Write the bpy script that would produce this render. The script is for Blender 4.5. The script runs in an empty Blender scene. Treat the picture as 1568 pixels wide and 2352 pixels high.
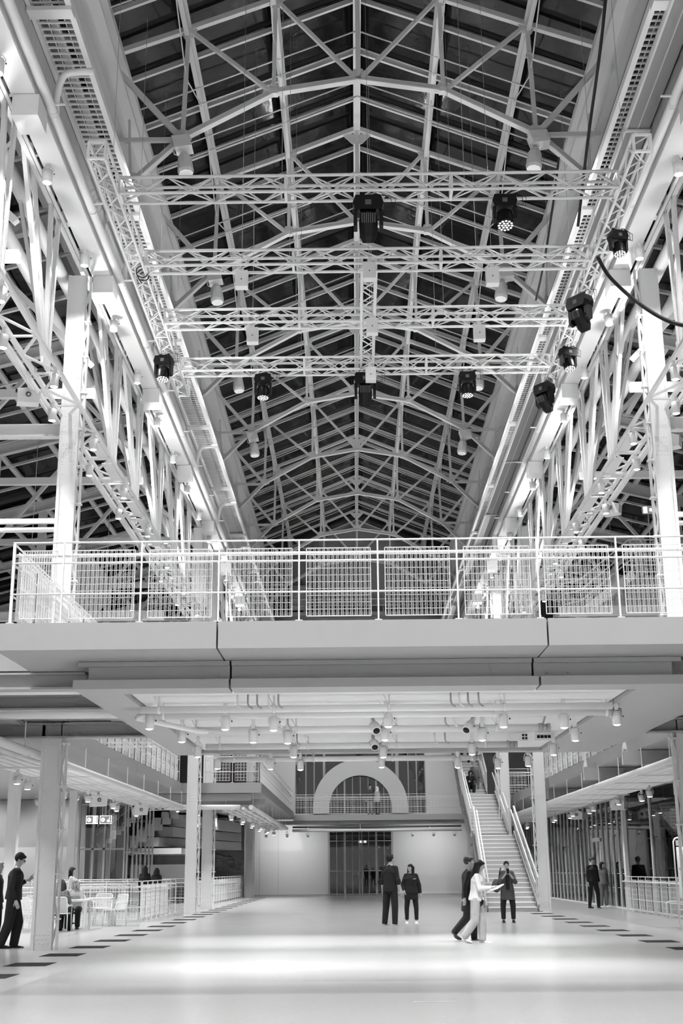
import bpy, bmesh, math, random
from mathutils import Vector, Matrix, Quaternion
random.seed(7)
SC = bpy.context.scene
COL = SC.collection
V = Vector

# ------------------------------------------------------------------ camera
F_PX, PITCH, YAW, ROLL = 2868.7, 0.2791, 0.0092, 0.0082
CAM = V((-0.249, 0.0, 1.44))
cy, sy, cp, sp = math.cos(YAW), math.sin(YAW), math.cos(PITCH), math.sin(PITCH)
R0 = V((cy, sy, 0)); FW = V((-sy*cp, cy*cp, sp)); U0 = V((sy*sp, -cy*sp, cp))
RR = R0*math.cos(ROLL) - U0*math.sin(ROLL); UU = R0*math.sin(ROLL) + U0*math.cos(ROLL)
cd = bpy.data.cameras.new('camera'); cam = bpy.data.objects.new('camera', cd); COL.objects.link(cam)
m = Matrix((RR, UU, -FW)).transposed().to_4x4(); m.translation = CAM
cam.matrix_world = m
cd.sensor_fit = 'VERTICAL'; cd.sensor_height = 36.0; cd.sensor_width = 24.0
cd.lens = F_PX*36.0/2352.0
cd.clip_start = 0.1; cd.clip_end = 400
SC.camera = cam

# ------------------------------------------------------------------ world and exposure
W = bpy.data.worlds.new('world'); SC.world = W; W.use_nodes = True
W.node_tree.nodes['Background'].inputs[0].default_value = (1, 1, 1, 1)
W.node_tree.nodes['Background'].inputs[1].default_value = 0.5
vs = SC.view_settings
vs.view_transform = 'Standard'; vs.look = 'None'; vs.gamma = 1.0; vs.exposure = 0.58
vs.use_curve_mapping = False
P_CRANE, P_GIRD, P_UNDER, P_RIG, P_SIDE = 330, 170, 230, 240, 130; P_UP = 330
cy_ = SC.cycles
cy_.max_bounces = 5; cy_.diffuse_bounces = 3; cy_.glossy_bounces = 2; cy_.transparent_max_bounces = 8; cy_.caustics_reflective = False; cy_.caustics_refractive = False
cy_.use_adaptive_sampling = True; cy_.adaptive_threshold = 0.08; cy_.adaptive_min_samples = 12; cy_.time_limit = 1050

# ------------------------------------------------------------------ materials
MATS = {}
def mat(name, g, rough=0.5, metal=0.0, emit=0.0, spec=0.5, noise=0.0, nscale=3.0, bump=0.0):
    if name in MATS: return MATS[name]
    mt = bpy.data.materials.new(name); mt.use_nodes = True
    nt = mt.node_tree; b = nt.nodes['Principled BSDF']
    b.inputs['Base Color'].default_value = (g, g, g, 1)
    b.inputs['Roughness'].default_value = rough
    b.inputs['Metallic'].default_value = metal
    b.inputs['Specular IOR Level'].default_value = spec
    if emit:
        b.inputs['Emission Color'].default_value = (1, 1, 1, 1)
        b.inputs['Emission Strength'].default_value = emit
    if noise:
        tc = nt.nodes.new('ShaderNodeTexCoord'); n = nt.nodes.new('ShaderNodeTexNoise')
        n.inputs['Scale'].default_value = nscale; n.inputs['Detail'].default_value = 5
        mr = nt.nodes.new('ShaderNodeMapRange')
        mr.inputs['To Min'].default_value = max(0, g-noise); mr.inputs['To Max'].default_value = min(1, g+noise)
        nt.links.new(tc.outputs['Object'], n.inputs['Vector'])
        nt.links.new(n.outputs['Fac'], mr.inputs['Value'])
        nt.links.new(mr.outputs['Result'], b.inputs['Base Color'])
        if bump:
            bp = nt.nodes.new('ShaderNodeBump'); bp.inputs['Strength'].default_value = bump
            nt.links.new(n.outputs['Fac'], bp.inputs['Height']); nt.links.new(bp.outputs['Normal'], b.inputs['Normal'])
    MATS[name] = mt
    return mt
WHITE = mat('white_steel_paint', 0.80, 0.42, noise=0.03, nscale=1.5)
PIPE = mat('white_pipe_lagging', 0.84, 0.35, noise=0.02)
SLAB = mat('pale_grey_slab_paint', 0.39, 0.55, noise=0.015, nscale=2)
SOFFIT = mat('white_soffit_paint', 0.78, 0.6)
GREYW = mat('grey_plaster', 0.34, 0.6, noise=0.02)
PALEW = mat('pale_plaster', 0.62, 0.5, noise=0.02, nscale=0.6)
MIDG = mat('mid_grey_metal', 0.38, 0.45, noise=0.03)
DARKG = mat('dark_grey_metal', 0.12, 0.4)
GRILLE = mat('dark_floor_inlay', 0.05, 1.0, spec=0.0)
BLACKP = mat('black_plastic', 0.006, 0.35, spec=0.25)
BLACKR = mat('black_rubber', 0.012, 0.6)
BLACKV = mat('dark_void', 0.015, 0.7)
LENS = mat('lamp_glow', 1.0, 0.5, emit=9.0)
LENSW = mat('wash_lens', 0.8, 0.15, emit=0.5)
SIGNG = mat('sign_grey', 0.30, 0.4, emit=0.10)
SIGNW = mat('sign_white', 0.95, 0.4, emit=1.0)
SKIN = mat('skin', 0.42, 0.5)
BLKCL = mat('black_cloth', 0.012, 0.9, noise=0.006, nscale=30)
DGCL = mat('dark_grey_cloth', 0.07, 0.9, noise=0.03, nscale=25)
GCL = mat('grey_cloth', 0.22, 0.9, noise=0.05, nscale=20)
LGCL = mat('pale_grey_cloth', 0.45, 0.9, noise=0.08, nscale=14)
WCL = mat('white_cloth', 0.85, 0.8)
PATCL = mat('speckled_cloth', 0.06, 0.9, noise=0.28, nscale=26)
DHAIR = mat('dark_hair', 0.018, 0.75, spec=0.25)
BHAIR = mat('fair_hair', 0.34, 0.7, noise=0.15, nscale=30)
STEPR = mat('stair_riser_grey', 0.50, 0.6)
STEPN = mat('stair_nosing_white', 0.92, 0.4)

def grid_mat(name, base, line, sx, sy_, rough, spec, axis='XY', lw=0.03):
    """panels with thin seams, in object space"""
    mt = bpy.data.materials.new(name); mt.use_nodes = True
    nt = mt.node_tree; b = nt.nodes['Principled BSDF']
    tc = nt.nodes.new('ShaderNodeTexCoord'); sep = nt.nodes.new('ShaderNodeSeparateXYZ')
    nt.links.new(tc.outputs['Object'], sep.inputs[0])
    outs = []
    for ax, s in zip(axis, (sx, sy_)):
        d = nt.nodes.new('ShaderNodeMath'); d.operation = 'DIVIDE'; d.inputs[1].default_value = s
        nt.links.new(sep.outputs[ax], d.inputs[0])
        fr = nt.nodes.new('ShaderNodeMath'); fr.operation = 'FRACT'; nt.links.new(d.outputs[0], fr.inputs[0])
        lt = nt.nodes.new('ShaderNodeMath'); lt.operation = 'LESS_THAN'; lt.inputs[1].default_value = lw/s
        nt.links.new(fr.outputs[0], lt.inputs[0]); outs.append(lt)
    mx = nt.nodes.new('ShaderNodeMath'); mx.operation = 'MAXIMUM'
    nt.links.new(outs[0].outputs[0], mx.inputs[0]); nt.links.new(outs[1].outputs[0], mx.inputs[1])
    n = nt.nodes.new('ShaderNodeTexNoise'); n.inputs['Scale'].default_value = 0.8; n.inputs['Detail'].default_value = 6
    nt.links.new(tc.outputs['Object'], n.inputs['Vector'])
    mr = nt.nodes.new('ShaderNodeMapRange'); mr.inputs['To Min'].default_value = base*0.65; mr.inputs['To Max'].default_value = base*1.35
    nt.links.new(n.outputs['Fac'], mr.inputs['Value'])
    mix = nt.nodes.new('ShaderNodeMix'); mix.data_type = 'FLOAT'
    nt.links.new(mx.outputs[0], mix.inputs[0]); nt.links.new(mr.outputs['Result'], mix.inputs[2]); mix.inputs[3].default_value = line
    nt.links.new(mix.outputs[0], b.inputs['Base Color'])
    b.inputs['Roughness'].default_value = rough; b.inputs['Specular IOR Level'].default_value = spec
    bp = nt.nodes.new('ShaderNodeBump'); bp.inputs['Strength'].default_value = 0.25; bp.inputs['Distance'].default_value = 0.05
    nt.links.new(n.outputs['Fac'], bp.inputs['Height']); nt.links.new(bp.outputs['Normal'], b.inputs['Normal'])
    MATS[name] = mt
    return mt
ROOF = grid_mat('dark_roof_glazing', 0.011, 0.004, 0.45, 0.6, 0.10, 0.5)
BRICK = grid_mat('painted_brick', 0.55, 0.42, 0.26, 0.09, 0.7, 0.2, 'YZ', 0.012)
FLOORM = bpy.data.materials.new('polished_floor'); FLOORM.use_nodes = True
def _floor():
    nt = FLOORM.node_tree; b = nt.nodes['Principled BSDF']
    tc = nt.nodes.new('ShaderNodeTexCoord')
    n = nt.nodes.new('ShaderNodeTexNoise'); n.inputs['Scale'].default_value = 14; n.inputs['Detail'].default_value = 8
    n2 = nt.nodes.new('ShaderNodeTexNoise'); n2.inputs['Scale'].default_value = 0.35; n2.inputs['Detail'].default_value = 4
    nt.links.new(tc.outputs['Object'], n.inputs['Vector']); nt.links.new(tc.outputs['Object'], n2.inputs['Vector'])
    mr = nt.nodes.new('ShaderNodeMapRange'); mr.inputs['To Min'].default_value = 0.41; mr.inputs['To Max'].default_value = 0.47
    nt.links.new(n.outputs['Fac'], mr.inputs['Value']); nt.links.new(mr.outputs['Result'], b.inputs['Base Color'])
    mr2 = nt.nodes.new('ShaderNodeMapRange'); mr2.inputs['To Min'].default_value = 0.20; mr2.inputs['To Max'].default_value = 0.25
    nt.links.new(n2.outputs['Fac'], mr2.inputs['Value']); nt.links.new(mr2.outputs['Result'], b.inputs['Roughness'])
_floor()
GLASS = bpy.data.materials.new('clear_glass'); GLASS.use_nodes = True
def _glass():
    nt = GLASS.node_tree; nt.nodes.remove(nt.nodes['Principled BSDF'])
    o = nt.nodes['Material Output']; t = nt.nodes.new('ShaderNodeBsdfTransparent'); g = nt.nodes.new('ShaderNodeBsdfGlossy')
    t.inputs[0].default_value = (0.86, 0.86, 0.86, 1); g.inputs['Roughness'].default_value = 0.02
    fr = nt.nodes.new('ShaderNodeFresnel'); fr.inputs[0].default_value = 1.6
    mx = nt.nodes.new('ShaderNodeMixShader')
    nt.links.new(fr.outputs[0], mx.inputs[0]); nt.links.new(t.outputs[0], mx.inputs[1]); nt.links.new(g.outputs[0], mx.inputs[2])
    nt.links.new(mx.outputs[0], o.inputs[0])
_glass()

# ------------------------------------------------------------------ mesh helpers
class MB:
    def __init__(s): s.v = []; s.f = []; s.sm = []
    def add(s, vs_, fs, smooth=False):
        o = len(s.v); s.v += [tuple(p) for p in vs_]; s.f += [tuple(i+o for i in f) for f in fs]; s.sm += [smooth]*len(fs); return s
    def box(s, x0, x1, y0, y1, z0, z1):
        p = [(x0,y0,z0),(x1,y0,z0),(x1,y1,z0),(x0,y1,z0),(x0,y0,z1),(x1,y0,z1),(x1,y1,z1),(x0,y1,z1)]
        return s.add(p, [(0,3,2,1),(4,5,6,7),(0,1,5,4),(1,2,6,5),(2,3,7,6),(3,0,4,7)])
    def bar(s, p, q, w, h, up=(0,0,1)):
        p = V(p); q = V(q); d = (q-p)
        if d.length < 1e-6: return s
        d.normalize(); u = V(up)
        if abs(d.dot(u)) > 0.97: u = V((0,1,0)) if abs(d.y) < 0.9 else V((1,0,0))
        a = d.cross(u).normalized()*(w/2); b = a.cross(d).normalized()*(h/2)
        c = [p-a-b, p+a-b, p+a+b, p-a+b, q-a-b, q+a-b, q+a+b, q-a+b]
        return s.add(c, [(0,1,2,3),(7,6,5,4),(4,5,1,0),(5,6,2,1),(6,7,3,2),(7,4,0,3)])
    def tube(s, p, q, r, n=8, r2=None, caps=True):
        p = V(p); q = V(q); d = q-p
        if d.length < 1e-6: return s
        d.normalize(); u = V((0,0,1)) if abs(d.z) < 0.9 else V((1,0,0))
        a = d.cross(u).normalized(); b = a.cross(d).normalized(); r2 = r if r2 is None else r2
        vs_ = []
        for i in range(n):
            t = 2*math.pi*i/n; w = a*math.cos(t)+b*math.sin(t); vs_ += [p+w*r, q+w*r2]
        fs = [(2*i, 2*((i+1) % n), 2*((i+1) % n)+1, 2*i+1) for i in range(n)]
        s.add(vs_, fs, True)
        if caps:
            o = len(s.v)-2*n
            s.f += [tuple(o+2*i for i in reversed(range(n))), tuple(o+2*i+1 for i in range(n))]; s.sm += [False, False]
        return s
    def path(s, pts, r, n=8):
        pts = [V(p) for p in pts]
        rings = []; prev = None
        for i, p in enumerate(pts):
            d = (pts[min(i+1, len(pts)-1)]-pts[max(i-1, 0)]).normalized()
            if prev is None:
                u = V((0,0,1)) if abs(d.z) < 0.9 else V((1,0,0)); a = d.cross(u).normalized()
            else:
                a = (prev-d*prev.dot(d)).normalized()
            prev = a; b = d.cross(a)
            rings.append([p+(a*math.cos(2*math.pi*k/n)+b*math.sin(2*math.pi*k/n))*r for k in range(n)])
        vs_ = [q for rg in rings for q in rg]; fs = []
        for i in range(len(pts)-1):
            for k in range(n):
                fs.append((i*n+k, i*n+(k+1) % n, (i+1)*n+(k+1) % n, (i+1)*n+k))
        s.add(vs_, fs, True)
        o = len(s.v)-len(vs_)
        s.f += [tuple(o+k for k in reversed(range(n))), tuple(o+(len(pts)-1)*n+k for k in range(n))]; s.sm += [False, False]
        return s
    def prism(s, poly, axis, a0, a1):
        """poly: 2D points in the two other axes (xy order), extruded along axis"""
        n = len(poly)
        def mk(u, w, a):
            return {'x': (a, u, w), 'y': (u, a, w), 'z': (u, w, a)}[axis]
        vs_ = [mk(u, w, a0) for u, w in poly]+[mk(u, w, a1) for u, w in poly]
        fs = [tuple(range(n)), tuple(reversed(range(n, 2*n)))]+[(i, (i+1) % n+0, (i+1) % n+n, i+n) for i in range(n)]
        return s.add(vs_, fs)
    def lathe(s, prof, org=(0,0,0), ax=(0,0,1), n=16, smooth=True):
        org = V(org); d = V(ax).normalized(); u = V((0,0,1)) if abs(d.z) < 0.9 else V((1,0,0))
        a = d.cross(u).normalized(); b = a.cross(d).normalized(); vs_ = []
        for r, h in prof:
            for k in range(n):
                t = 2*math.pi*k/n; vs_.append(org+d*h+(a*math.cos(t)+b*math.sin(t))*r)
        fs = []
        for i in range(len(prof)-1):
            for k in range(n): fs.append((i*n+k, i*n+(k+1) % n, (i+1)*n+(k+1) % n, (i+1)*n+k))
        fs += [tuple(reversed(range(n))), tuple((len(prof)-1)*n+k for k in range(n))]
        return s.add(vs_, fs, smooth)
    def ball(s, c, r, n=12, sc=(1,1,1), rot=None):
        c = V(c); vs_ = [V((0,0,1))]; m_ = n//2
        for i in range(1, m_):
            ph = math.pi*i/m_
            for k in range(n): t = 2*math.pi*k/n; vs_.append(V((math.sin(ph)*math.cos(t), math.sin(ph)*math.sin(t), math.cos(ph))))
        vs_.append(V((0,0,-1)))
        out = []
        for p in vs_:
            p = V((p.x*sc[0]*r, p.y*sc[1]*r, p.z*sc[2]*r))
            if rot is not None: p = rot @ p
            out.append(c+p)
        fs = [(0, 1+k, 1+(k+1) % n) for k in range(n)]
        for i in range(m_-2):
            for k in range(n): fs.append((1+i*n+k, 1+(i+1)*n+k, 1+(i+1)*n+(k+1) % n, 1+i*n+(k+1) % n))
        L = len(vs_)-1; o = 1+(m_-2)*n
        fs += [(L, o+(k+1) % n, o+k) for k in range(n)]
        return s.add(out, fs, True)
    def build(s, name, material, parent=None, loc=(0,0,0)):
        me = bpy.data.meshes.new(name); me.from_pydata(s.v, [], s.f)
        me.polygons.foreach_set('use_smooth', s.sm); me.update()
        me.materials.append(material)
        o = bpy.data.objects.new(name, me); COL.objects.link(o); o.location = loc
        if parent: o.parent = parent
        return o

def tag(o, label=None, cat=None, group=None, kind=None):
    if label: o['label'] = label
    if cat: o['category'] = cat
    if group: o['group'] = group
    if kind: o['kind'] = kind
    return o
def thing(name, label, cat, loc=(0,0,0), rz=0, group=None):
    o = bpy.data.objects.new(name, None); COL.objects.link(o); o.location = loc; o.rotation_euler = (0,0,rz)
    o.empty_display_size = 0.2
    return tag(o, label, cat, group)
def struct(name, mb, material):
    return tag(mb.build(name, material), kind='structure')
def dup(root, loc, label=None, rz=None, group=None):
    def rec(o, par):
        c = o.copy(); COL.objects.link(c)
        if par: c.parent = par
        for ch in list(o.children): rec(ch, c)
        return c
    c = rec(root, None); c.location = loc
    if rz is not None: c.rotation_euler = (0,0,rz)
    if label: c['label'] = label
    if group: c['group'] = group
    return c
ORD = ['nearest','second','third','fourth','fifth','sixth','seventh','eighth','ninth','tenth','eleventh','twelfth','thirteenth','fourteenth','fifteenth','sixteenth','seventeenth','eighteenth','nineteenth','twentieth','twenty-first','twenty-second','twenty-third','twenty-fourth','twenty-fifth','twenty-sixth','twenty-seventh','twenty-eighth','twenty-ninth','thirtieth','thirty-first','thirty-second','thirty-third','thirty-fourth']
def cam_ord(i): return 'nearest the camera' if i == 0 else ORD[i]+' from the camera'
SIDE = {-1: 'left', 1: 'right'}

def spot_light(parent, loc, direction, power, angle=1.2, blend=0.6, r=0.06):
    ld = bpy.data.lights.new('lamp_light', 'SPOT'); ld.energy = power; ld.spot_size = angle; ld.spot_blend = blend; ld.shadow_soft_size = r
    o = bpy.data.objects.new('lamp_light', ld); COL.objects.link(o); o.location = loc
    o.rotation_euler = V(direction).to_track_quat('-Z', 'Y').to_euler()
    if parent: o.parent = parent
    return o

# ================================================================== SETTING
Y0, YE = 4.0, 77.5
struct('floor', MB().box(-22, 22, -2, 80, -0.3, 0.0), FLOORM)
# --- far wall with glass doors, arch window and side windows
def far_wall():
    yb = 77.2
    f = MB()
    # lower wall, door opening x -1.9..1.9 to z 3.75
    f.box(-22, -1.9, yb, yb+.3, 0, 4.2); f.box(1.9, 22, yb, yb+.3, 0, 4.2); f.box(-1.9, 1.9, yb, yb+.3, 3.8, 4.2)
    # level above: wall pieces either side of the big window
    f.box(-22, -3.9, yb, yb+.3, 4.2, 9.0); f.box(4.0, 22, yb, yb+.3, 4.2, 9.0)
    f.box(-3.9, 4.0, yb, yb+.3, 4.2, 4.7)
    f.box(-6.2, 6.2, yb, yb+.3, 9.0, 20.4)
    f.prism([(-6.4, 20.4), (6.4, 20.4), (0, 23.0)], 'y', yb, yb+.3)
    struct('wall_far', f, PALEW)
    g = MB()   # grey upper gable panel seen above the bridge railing
    g.prism([(-5.9, 8.6), (5.9, 8.6), (5.9, 20.3), (0, 22.6), (-5.9, 20.3)], 'y', yb-.25, yb-.02)
    struct('wall_rear_upper', g, GREYW)
    # night behind the glass
    struct('wall_outside', MB().box(-8, 8, yb+1.5, yb+1.6, 0, 10), BLACKV)
    # big window behind the arch
    fr = MB()
    for x in (-3.9, -3.25, -2.75, -2.1, 2.35, 2.95, 3.45, 3.97): fr.box(x-.03, x+.03, yb+.05, yb+.12, 4.7, 8.8)
    for x in (-2.15, 2.25): fr.box(x-.07, x+.07, yb, yb+.15, 4.7, 8.8)
    struct('window_1', fr, SLAB)
    struct('window_2', MB().box(-3.9, 4.0, yb+.08, yb+.09, 4.7, 9.0), GLASS)
    # arch ring
    a = MB(); ri, ro, zc, n = 1.87, 2.85, 5.05, 28
    cx = 0.04; pts = []
    vs_ = []
    for j in range(n+1):
        t = math.pi*j/n
        for r in (ri, ro):
            for y in (yb-.35, yb-.02):
                vs_.append((cx+math.cos(t)*r, y, zc+math.sin(t)*r*1.0 if True else 0))
    fs = []
    for j in range(n):
        k = j*4; q = k+4
        fs += [(k, k+2, q+2, q), (k+1, q+1, q+3, k+3), (k, q, q+1, k+1), (k+2, k+3, q+3, q+2)]
    a.add(vs_, fs)
    for s in (-1, 1):
        x0, x1 = sorted((cx+s*ri, cx+s*ro)); a.box(x0, x1, yb-.35, yb-.02, 4.7, zc)
    struct('wall_arch', a, PALEW)
    w = MB()
    for i in range(-3, 4):
        x = cx+i*0.47*1.0; h = zc+math.sqrt(max(0, ri**2-(x-cx)**2))
        w.box(x-.018, x+.018, yb-.2, yb-.15, 4.7, h)
    for s in (-1, 1): x = cx+s*.95; w.box(x-.05, x+.05, yb-.22, yb-.13, 4.7, zc+math.sqrt(ri*ri-.95**2))
    struct('window_3', w, SLAB)
    # door: frame, leaves
    d = MB(); z1 = 3.78
    for x in (-1.88, -.93, .95, 1.9): d.box(x-.06, x+.06, yb-.12, yb+.05, 0, z1)
    for x in (-.06, .09): d.box(x-.035, x+.035, yb-.12, yb+.05, 0, z1)
    for x in (-1.41, -.47, .5, 1.43): d.box(x-.02, x+.02, yb-.08, yb, 0, z1)
    for z in (.06, 1.38, 3.1, z1-.03): d.box(-1.9, 1.92, yb-.08, yb, z-.025, z+.025)
    fr = struct('door_1', d, SLAB)
    h = MB()
    for x in (-.13, .16): h.tube((x, yb-.2, .95), (x, yb-.2, 1.35), .015); h.tube((x, yb-.2, 1.0), (x, yb-.1, 1.0), .01); h.tube((x, yb-.2, 1.3), (x, yb-.1, 1.3), .01)
    h.build('door_handle', WHITE, fr)
    struct('window_4', MB().box(-1.9, 1.92, yb-.04, yb-.03, 0, z1), GLASS)
    # panel seams of the pale lower wall, plus slightly darker end strips
    s_ = MB()
    for x in (-6.0, -4.9): s_.box(x-.01, x+.01, yb-.012, yb-.002, 0, 3.9)
    s_.box(-6.3, -1.95, yb-.03, yb-.005, 0, .07); s_.box(1.95, 6.3, yb-.03, yb-.005, 0, .07)
    struct('baseboard_far', s_, MIDG)
far_wall()

# --- nave upper walls, crane level to eave
for s in (-1, 1):
    w = MB(); x0, x1 = sorted((s*5.64, s*5.9))
    w.box(x0, x1, Y0, YE, 14.95, 15.42); struct('wall_%s' % SIDE[s], w, BRICK if s < 0 else SLAB)
    w = MB()
    w.box(*sorted((s*5.75, s*6.0)), Y0, YE, 18.2, 20.2)
    struct('window_%d' % (11 if s < 0 else 12), MB().box(*sorted((s*5.8, s*5.95)), Y0, YE, 15.42, 18.2), ROOF)
    struct('wall_%s_upper' % SIDE[s], w, SOFFIT)
    t = MB()     # eave box beams along the nave
    t.box(*sorted((s*5.6, s*5.75)), Y0, YE, 18.2, 18.32); t.box(*sorted((s*5.5, s*5.75)), Y0, YE, 19.2, 19.3)
    t.box(*sorted((s*5.6, s*6.1)), Y0, YE, 20.15, 20.35); t.box(*sorted((s*5.66, s*5.8)), Y0, YE, 16.7, 16.78)
    struct('trim_%d' % (1 if s < 0 else 2), t, WHITE)
    # dark glazed roof slope (thick)
    r = MB(); a = (0, 22.95+.12); b = (s*6.9, 20.1+.12)
    r.prism([a, b, (b[0], b[1]+.15), (a[0], a[1]+.15)], 'y', Y0, YE)
    struct('ceiling_%s' % SIDE[s], r, ROOF)
    # aisle roofs, sloping down outwards
    r = MB(); r.prism([(s*5.9, 17.6), (s*22, 13.4), (s*22, 13.6), (s*5.9, 17.8)], 'y', Y0, YE)
    struct('ceiling_outer_%s' % SIDE[s], r, ROOF)
    # aisle walls
    struct('wall_outer_%s' % SIDE[s], MB().box(*sorted((s*21.7, s*22)), Y0, YE, 0, 13.6), GREYW)
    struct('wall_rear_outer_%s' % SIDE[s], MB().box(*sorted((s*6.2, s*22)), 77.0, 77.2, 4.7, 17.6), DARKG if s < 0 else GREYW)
    # mezzanine slabs
    sl = MB()
    sl.box(*sorted((s*6.9, s*21.9)), 14.0, 48.7, 4.3, 4.68)
    if s < 0: sl.box(-21.9, -3.85, 48.7, 75.0, 4.3, 4.68)
    else: sl.box(6.9, 21.9, 48.7, 77.0, 4.3, 4.68)
    struct('floor_upper_%s' % SIDE[s], sl, SLAB)
struct('floor_upper_rear', MB().box(-3.85, 6.9, 74.0, 77.1, 4.18, 4.5).box(-5.0, 6.9, 74.15, 75.2, 3.98, 4.18), SLAB)

# ================================================================== ROOF STEEL
TY = [25.9+6.85*k for k in range(7)]+[73.85]
def truss():
    t = thing('roof_truss', '', 'truss')
    def c(nm, pts, w=.10, h=.12):
        b = MB()
        for p, q in zip(pts[:-1], pts[1:]): b.bar((p[0], 0, p[1]), (q[0], 0, q[1]), w, h, up=(0,1,0) if False else (0,0,1))
        return b.build(nm, WHITE, t)
    top = {0: (0, 22.75), 1: (2.0, 21.92), 2: (4.1, 21.1), 3: (6.1, 20.35)}
    bot = {0: (0, 19.6), 1: (2.02, 19.26), 2: (4.17, 18.05), 3: (5.35, 16.85)}
    M_ = lambda p, s: (s*p[0], p[1])
    for s in (-1, 1):
        c('top_chord', [M_(top[i], s) for i in range(4)], .13, .13)
        # lower chord: a broad flange with a thin upper rail
        b = MB()
        for i in range(3):
            p, q = M_(bot[i], s), M_(bot[i+1], s)
            b.bar((p[0], 0, p[1]), (q[0], 0, q[1]), .17, .035); b.bar((p[0], 0, p[1]+.08), (q[0], 0, q[1]+.08), .07, .13)
        b.build('bottom_chord', WHITE, t)
        c('post', [M_(top[1], s), M_(bot[1], s)], .10, .09); c('post', [M_(top[2], s), M_(bot[2], s)], .10, .09)
        c('diagonal', [M_(top[1], s), M_(bot[0], s)], .10, .09); c('diagonal', [M_(top[2], s), M_(bot[1], s)], .10, .09); c('diagonal', [M_(top[3], s), M_(bot[2], s)], .13, .12)
        c('strut', [M_(bot[2], s), (s*5.7, 18.05)], .08, .11)
        c('hinge_link', [M_(bot[3], s), (s*5.45, 18.6)], .06, .06)
        for i, (x, z) in list(bot.items())[1:3]+list(top.items())[1:3]:
            up = 1 if (x, z) in bot.values() else -1
            x *= s; MB().prism([(x-.22, z), (x+.22, z), (x+.10, z+up*.26), (x-.10, z+up*.26)], 'y', -.015, .015).build('gusset_plate', WHITE, t)
        x, z = M_(bot[3], s); MB().prism([(x-.12, z-.1), (x+.12, z-.1), (x+.2, z+.3), (x-.05, z+.35)], 'y', -.03, .03).build('hinge_shoe', WHITE, t)
        for i in (1, 2):   # pale sleeves where the chord pieces meet
            x, z = M_(bot[i], s); MB().box(x-.10, x+.10, -.09, .09, z-.03, z+.09).build('joint_sleeve', WHITE, t)
    c('king_post', [top[0], bot[0]], .12, .10)
    MB().prism([(-.45, 22.55), (.45, 22.55), (.14, 22.22), (-.14, 22.22)], 'y', -.015, .015).build('ridge_gusset', WHITE, t); MB().prism([(-.28, 19.62), (.28, 19.62), (.10, 19.92), (-.10, 19.92)], 'y', -.015, .015).build('crown_gusset', WHITE, t)
    return t
T0 = truss(); T0.location = (0, TY[0], 0); T0['label'] = 'white riveted roof truss nearest the camera, across the top of the hall'; T0['group'] = 'roof trusses'
for i, y in enumerate(TY[1:], 1): dup(T0, (0, y, 0), 'white riveted roof truss, %s along the ridge' % cam_ord(i))
T0['group'] = 'roof trusses'

YA = 18.0; YL = YE-YA
def long_beam(name, label, x, z, kind):
    t = thing(name, label, 'beam', (x, YA, z))
    if kind == 'ridge':
        MB().box(-.10, .10, 0, YL, -.06, -.02).build('lower_flange', WHITE, t)
        MB().box(-.02, .02, 0, YL, -.02, .16).build('web', WHITE, t); MB().box(-.10, .10, 0, YL, .16, .2).build('upper_flange', WHITE, t)
    else:
        s = 1 if x > 0 else -1
        MB().box(-.11, .11, 0, YL, .0, .05).build('top_rail', WHITE, t)
        MB().box(-.055, .055, 0, YL, -.22, -.16).build('bottom_rail', WHITE, t)
        w = MB(); y = 0; k = 0
        while y < YL-1: w.bar((0, y, 0), (0, y+1.14, -.19), .03, .03); w.bar((0, y+1.14, -.19), (0, y+2.28, 0), .03, .03); y += 2.283
        w.build('web_bars', WHITE, t)
        r = MB()
        for i, ty in enumerate(TY):
            for a in (-2.9, 2.9): r.tube((0, ty-YA+a, -.2), (0, ty-YA+a*.12, -1.25), .018, 6)
            r.tube((0, ty-YA+.3, -1.25), (0, ty-YA-.3, -1.25), .02, 6)
        r.build('tie_rods', WHITE, t)
long_beam('ridge_beam', 'white double-flanged ridge beam along the peak of the roof', 0, 22.72, 'ridge')
for x, z in ((2.03, 21.95), (4.13, 21.12)):
    for s in (-1, 1): long_beam('purlin', 'white lattice purlin on the %s roof slope, %s' % (SIDE[s], 'closer to the ridge' if x < 3 else 'closer to the eave'), s*x, z, 'p')
# rafters and thin rods between the trusses
ra = None; k = 0; yy = 19.05
rafY = []
for ty in [19.05]+TY[:-1]: rafY += [ty+6.85*f for f in (.19, .5, .81)]
rodY = []
for ty in [19.05]+TY[:-1]: rodY += [ty+6.85*f for f in (.30, .40, .62, .72)]
for s in (-1, 1):
    r0 = MB(); r0.bar((0, 0, 22.95), (s*6.3, 0, 20.38), .04, .12).bar((0, 0, 22.87), (s*6.3, 0, 20.30), .08, .02)
    o = r0.build('rafter', WHITE, None, (0, rafY[0], 0)); tag(o, 'white roof rafter on the %s slope, nearest the camera' % SIDE[s], 'rafter', 'rafters between the trusses')
    for i, y in enumerate(rafY[1:], 1): dup(o, (0, y, 0), 'white roof rafter on the %s slope, %s' % (SIDE[s], cam_ord(i)))
    r0 = MB().tube((0, 0, 22.55), (s*6.0, 0, 20.1), .022, 6)
    o = r0.build('tie_rod', WHITE, None, (0, rodY[0], 0)); tag(o, 'thin white tie rod under the %s roof slope, nearest the camera' % SIDE[s], 'tie rod', 'thin rods under the roof')
    for i, y in enumerate(rodY[1:], 1): dup(o, (0, y, 0), 'thin white tie rod under the %s roof slope, %s' % (SIDE[s], cam_ord(i)))

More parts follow.
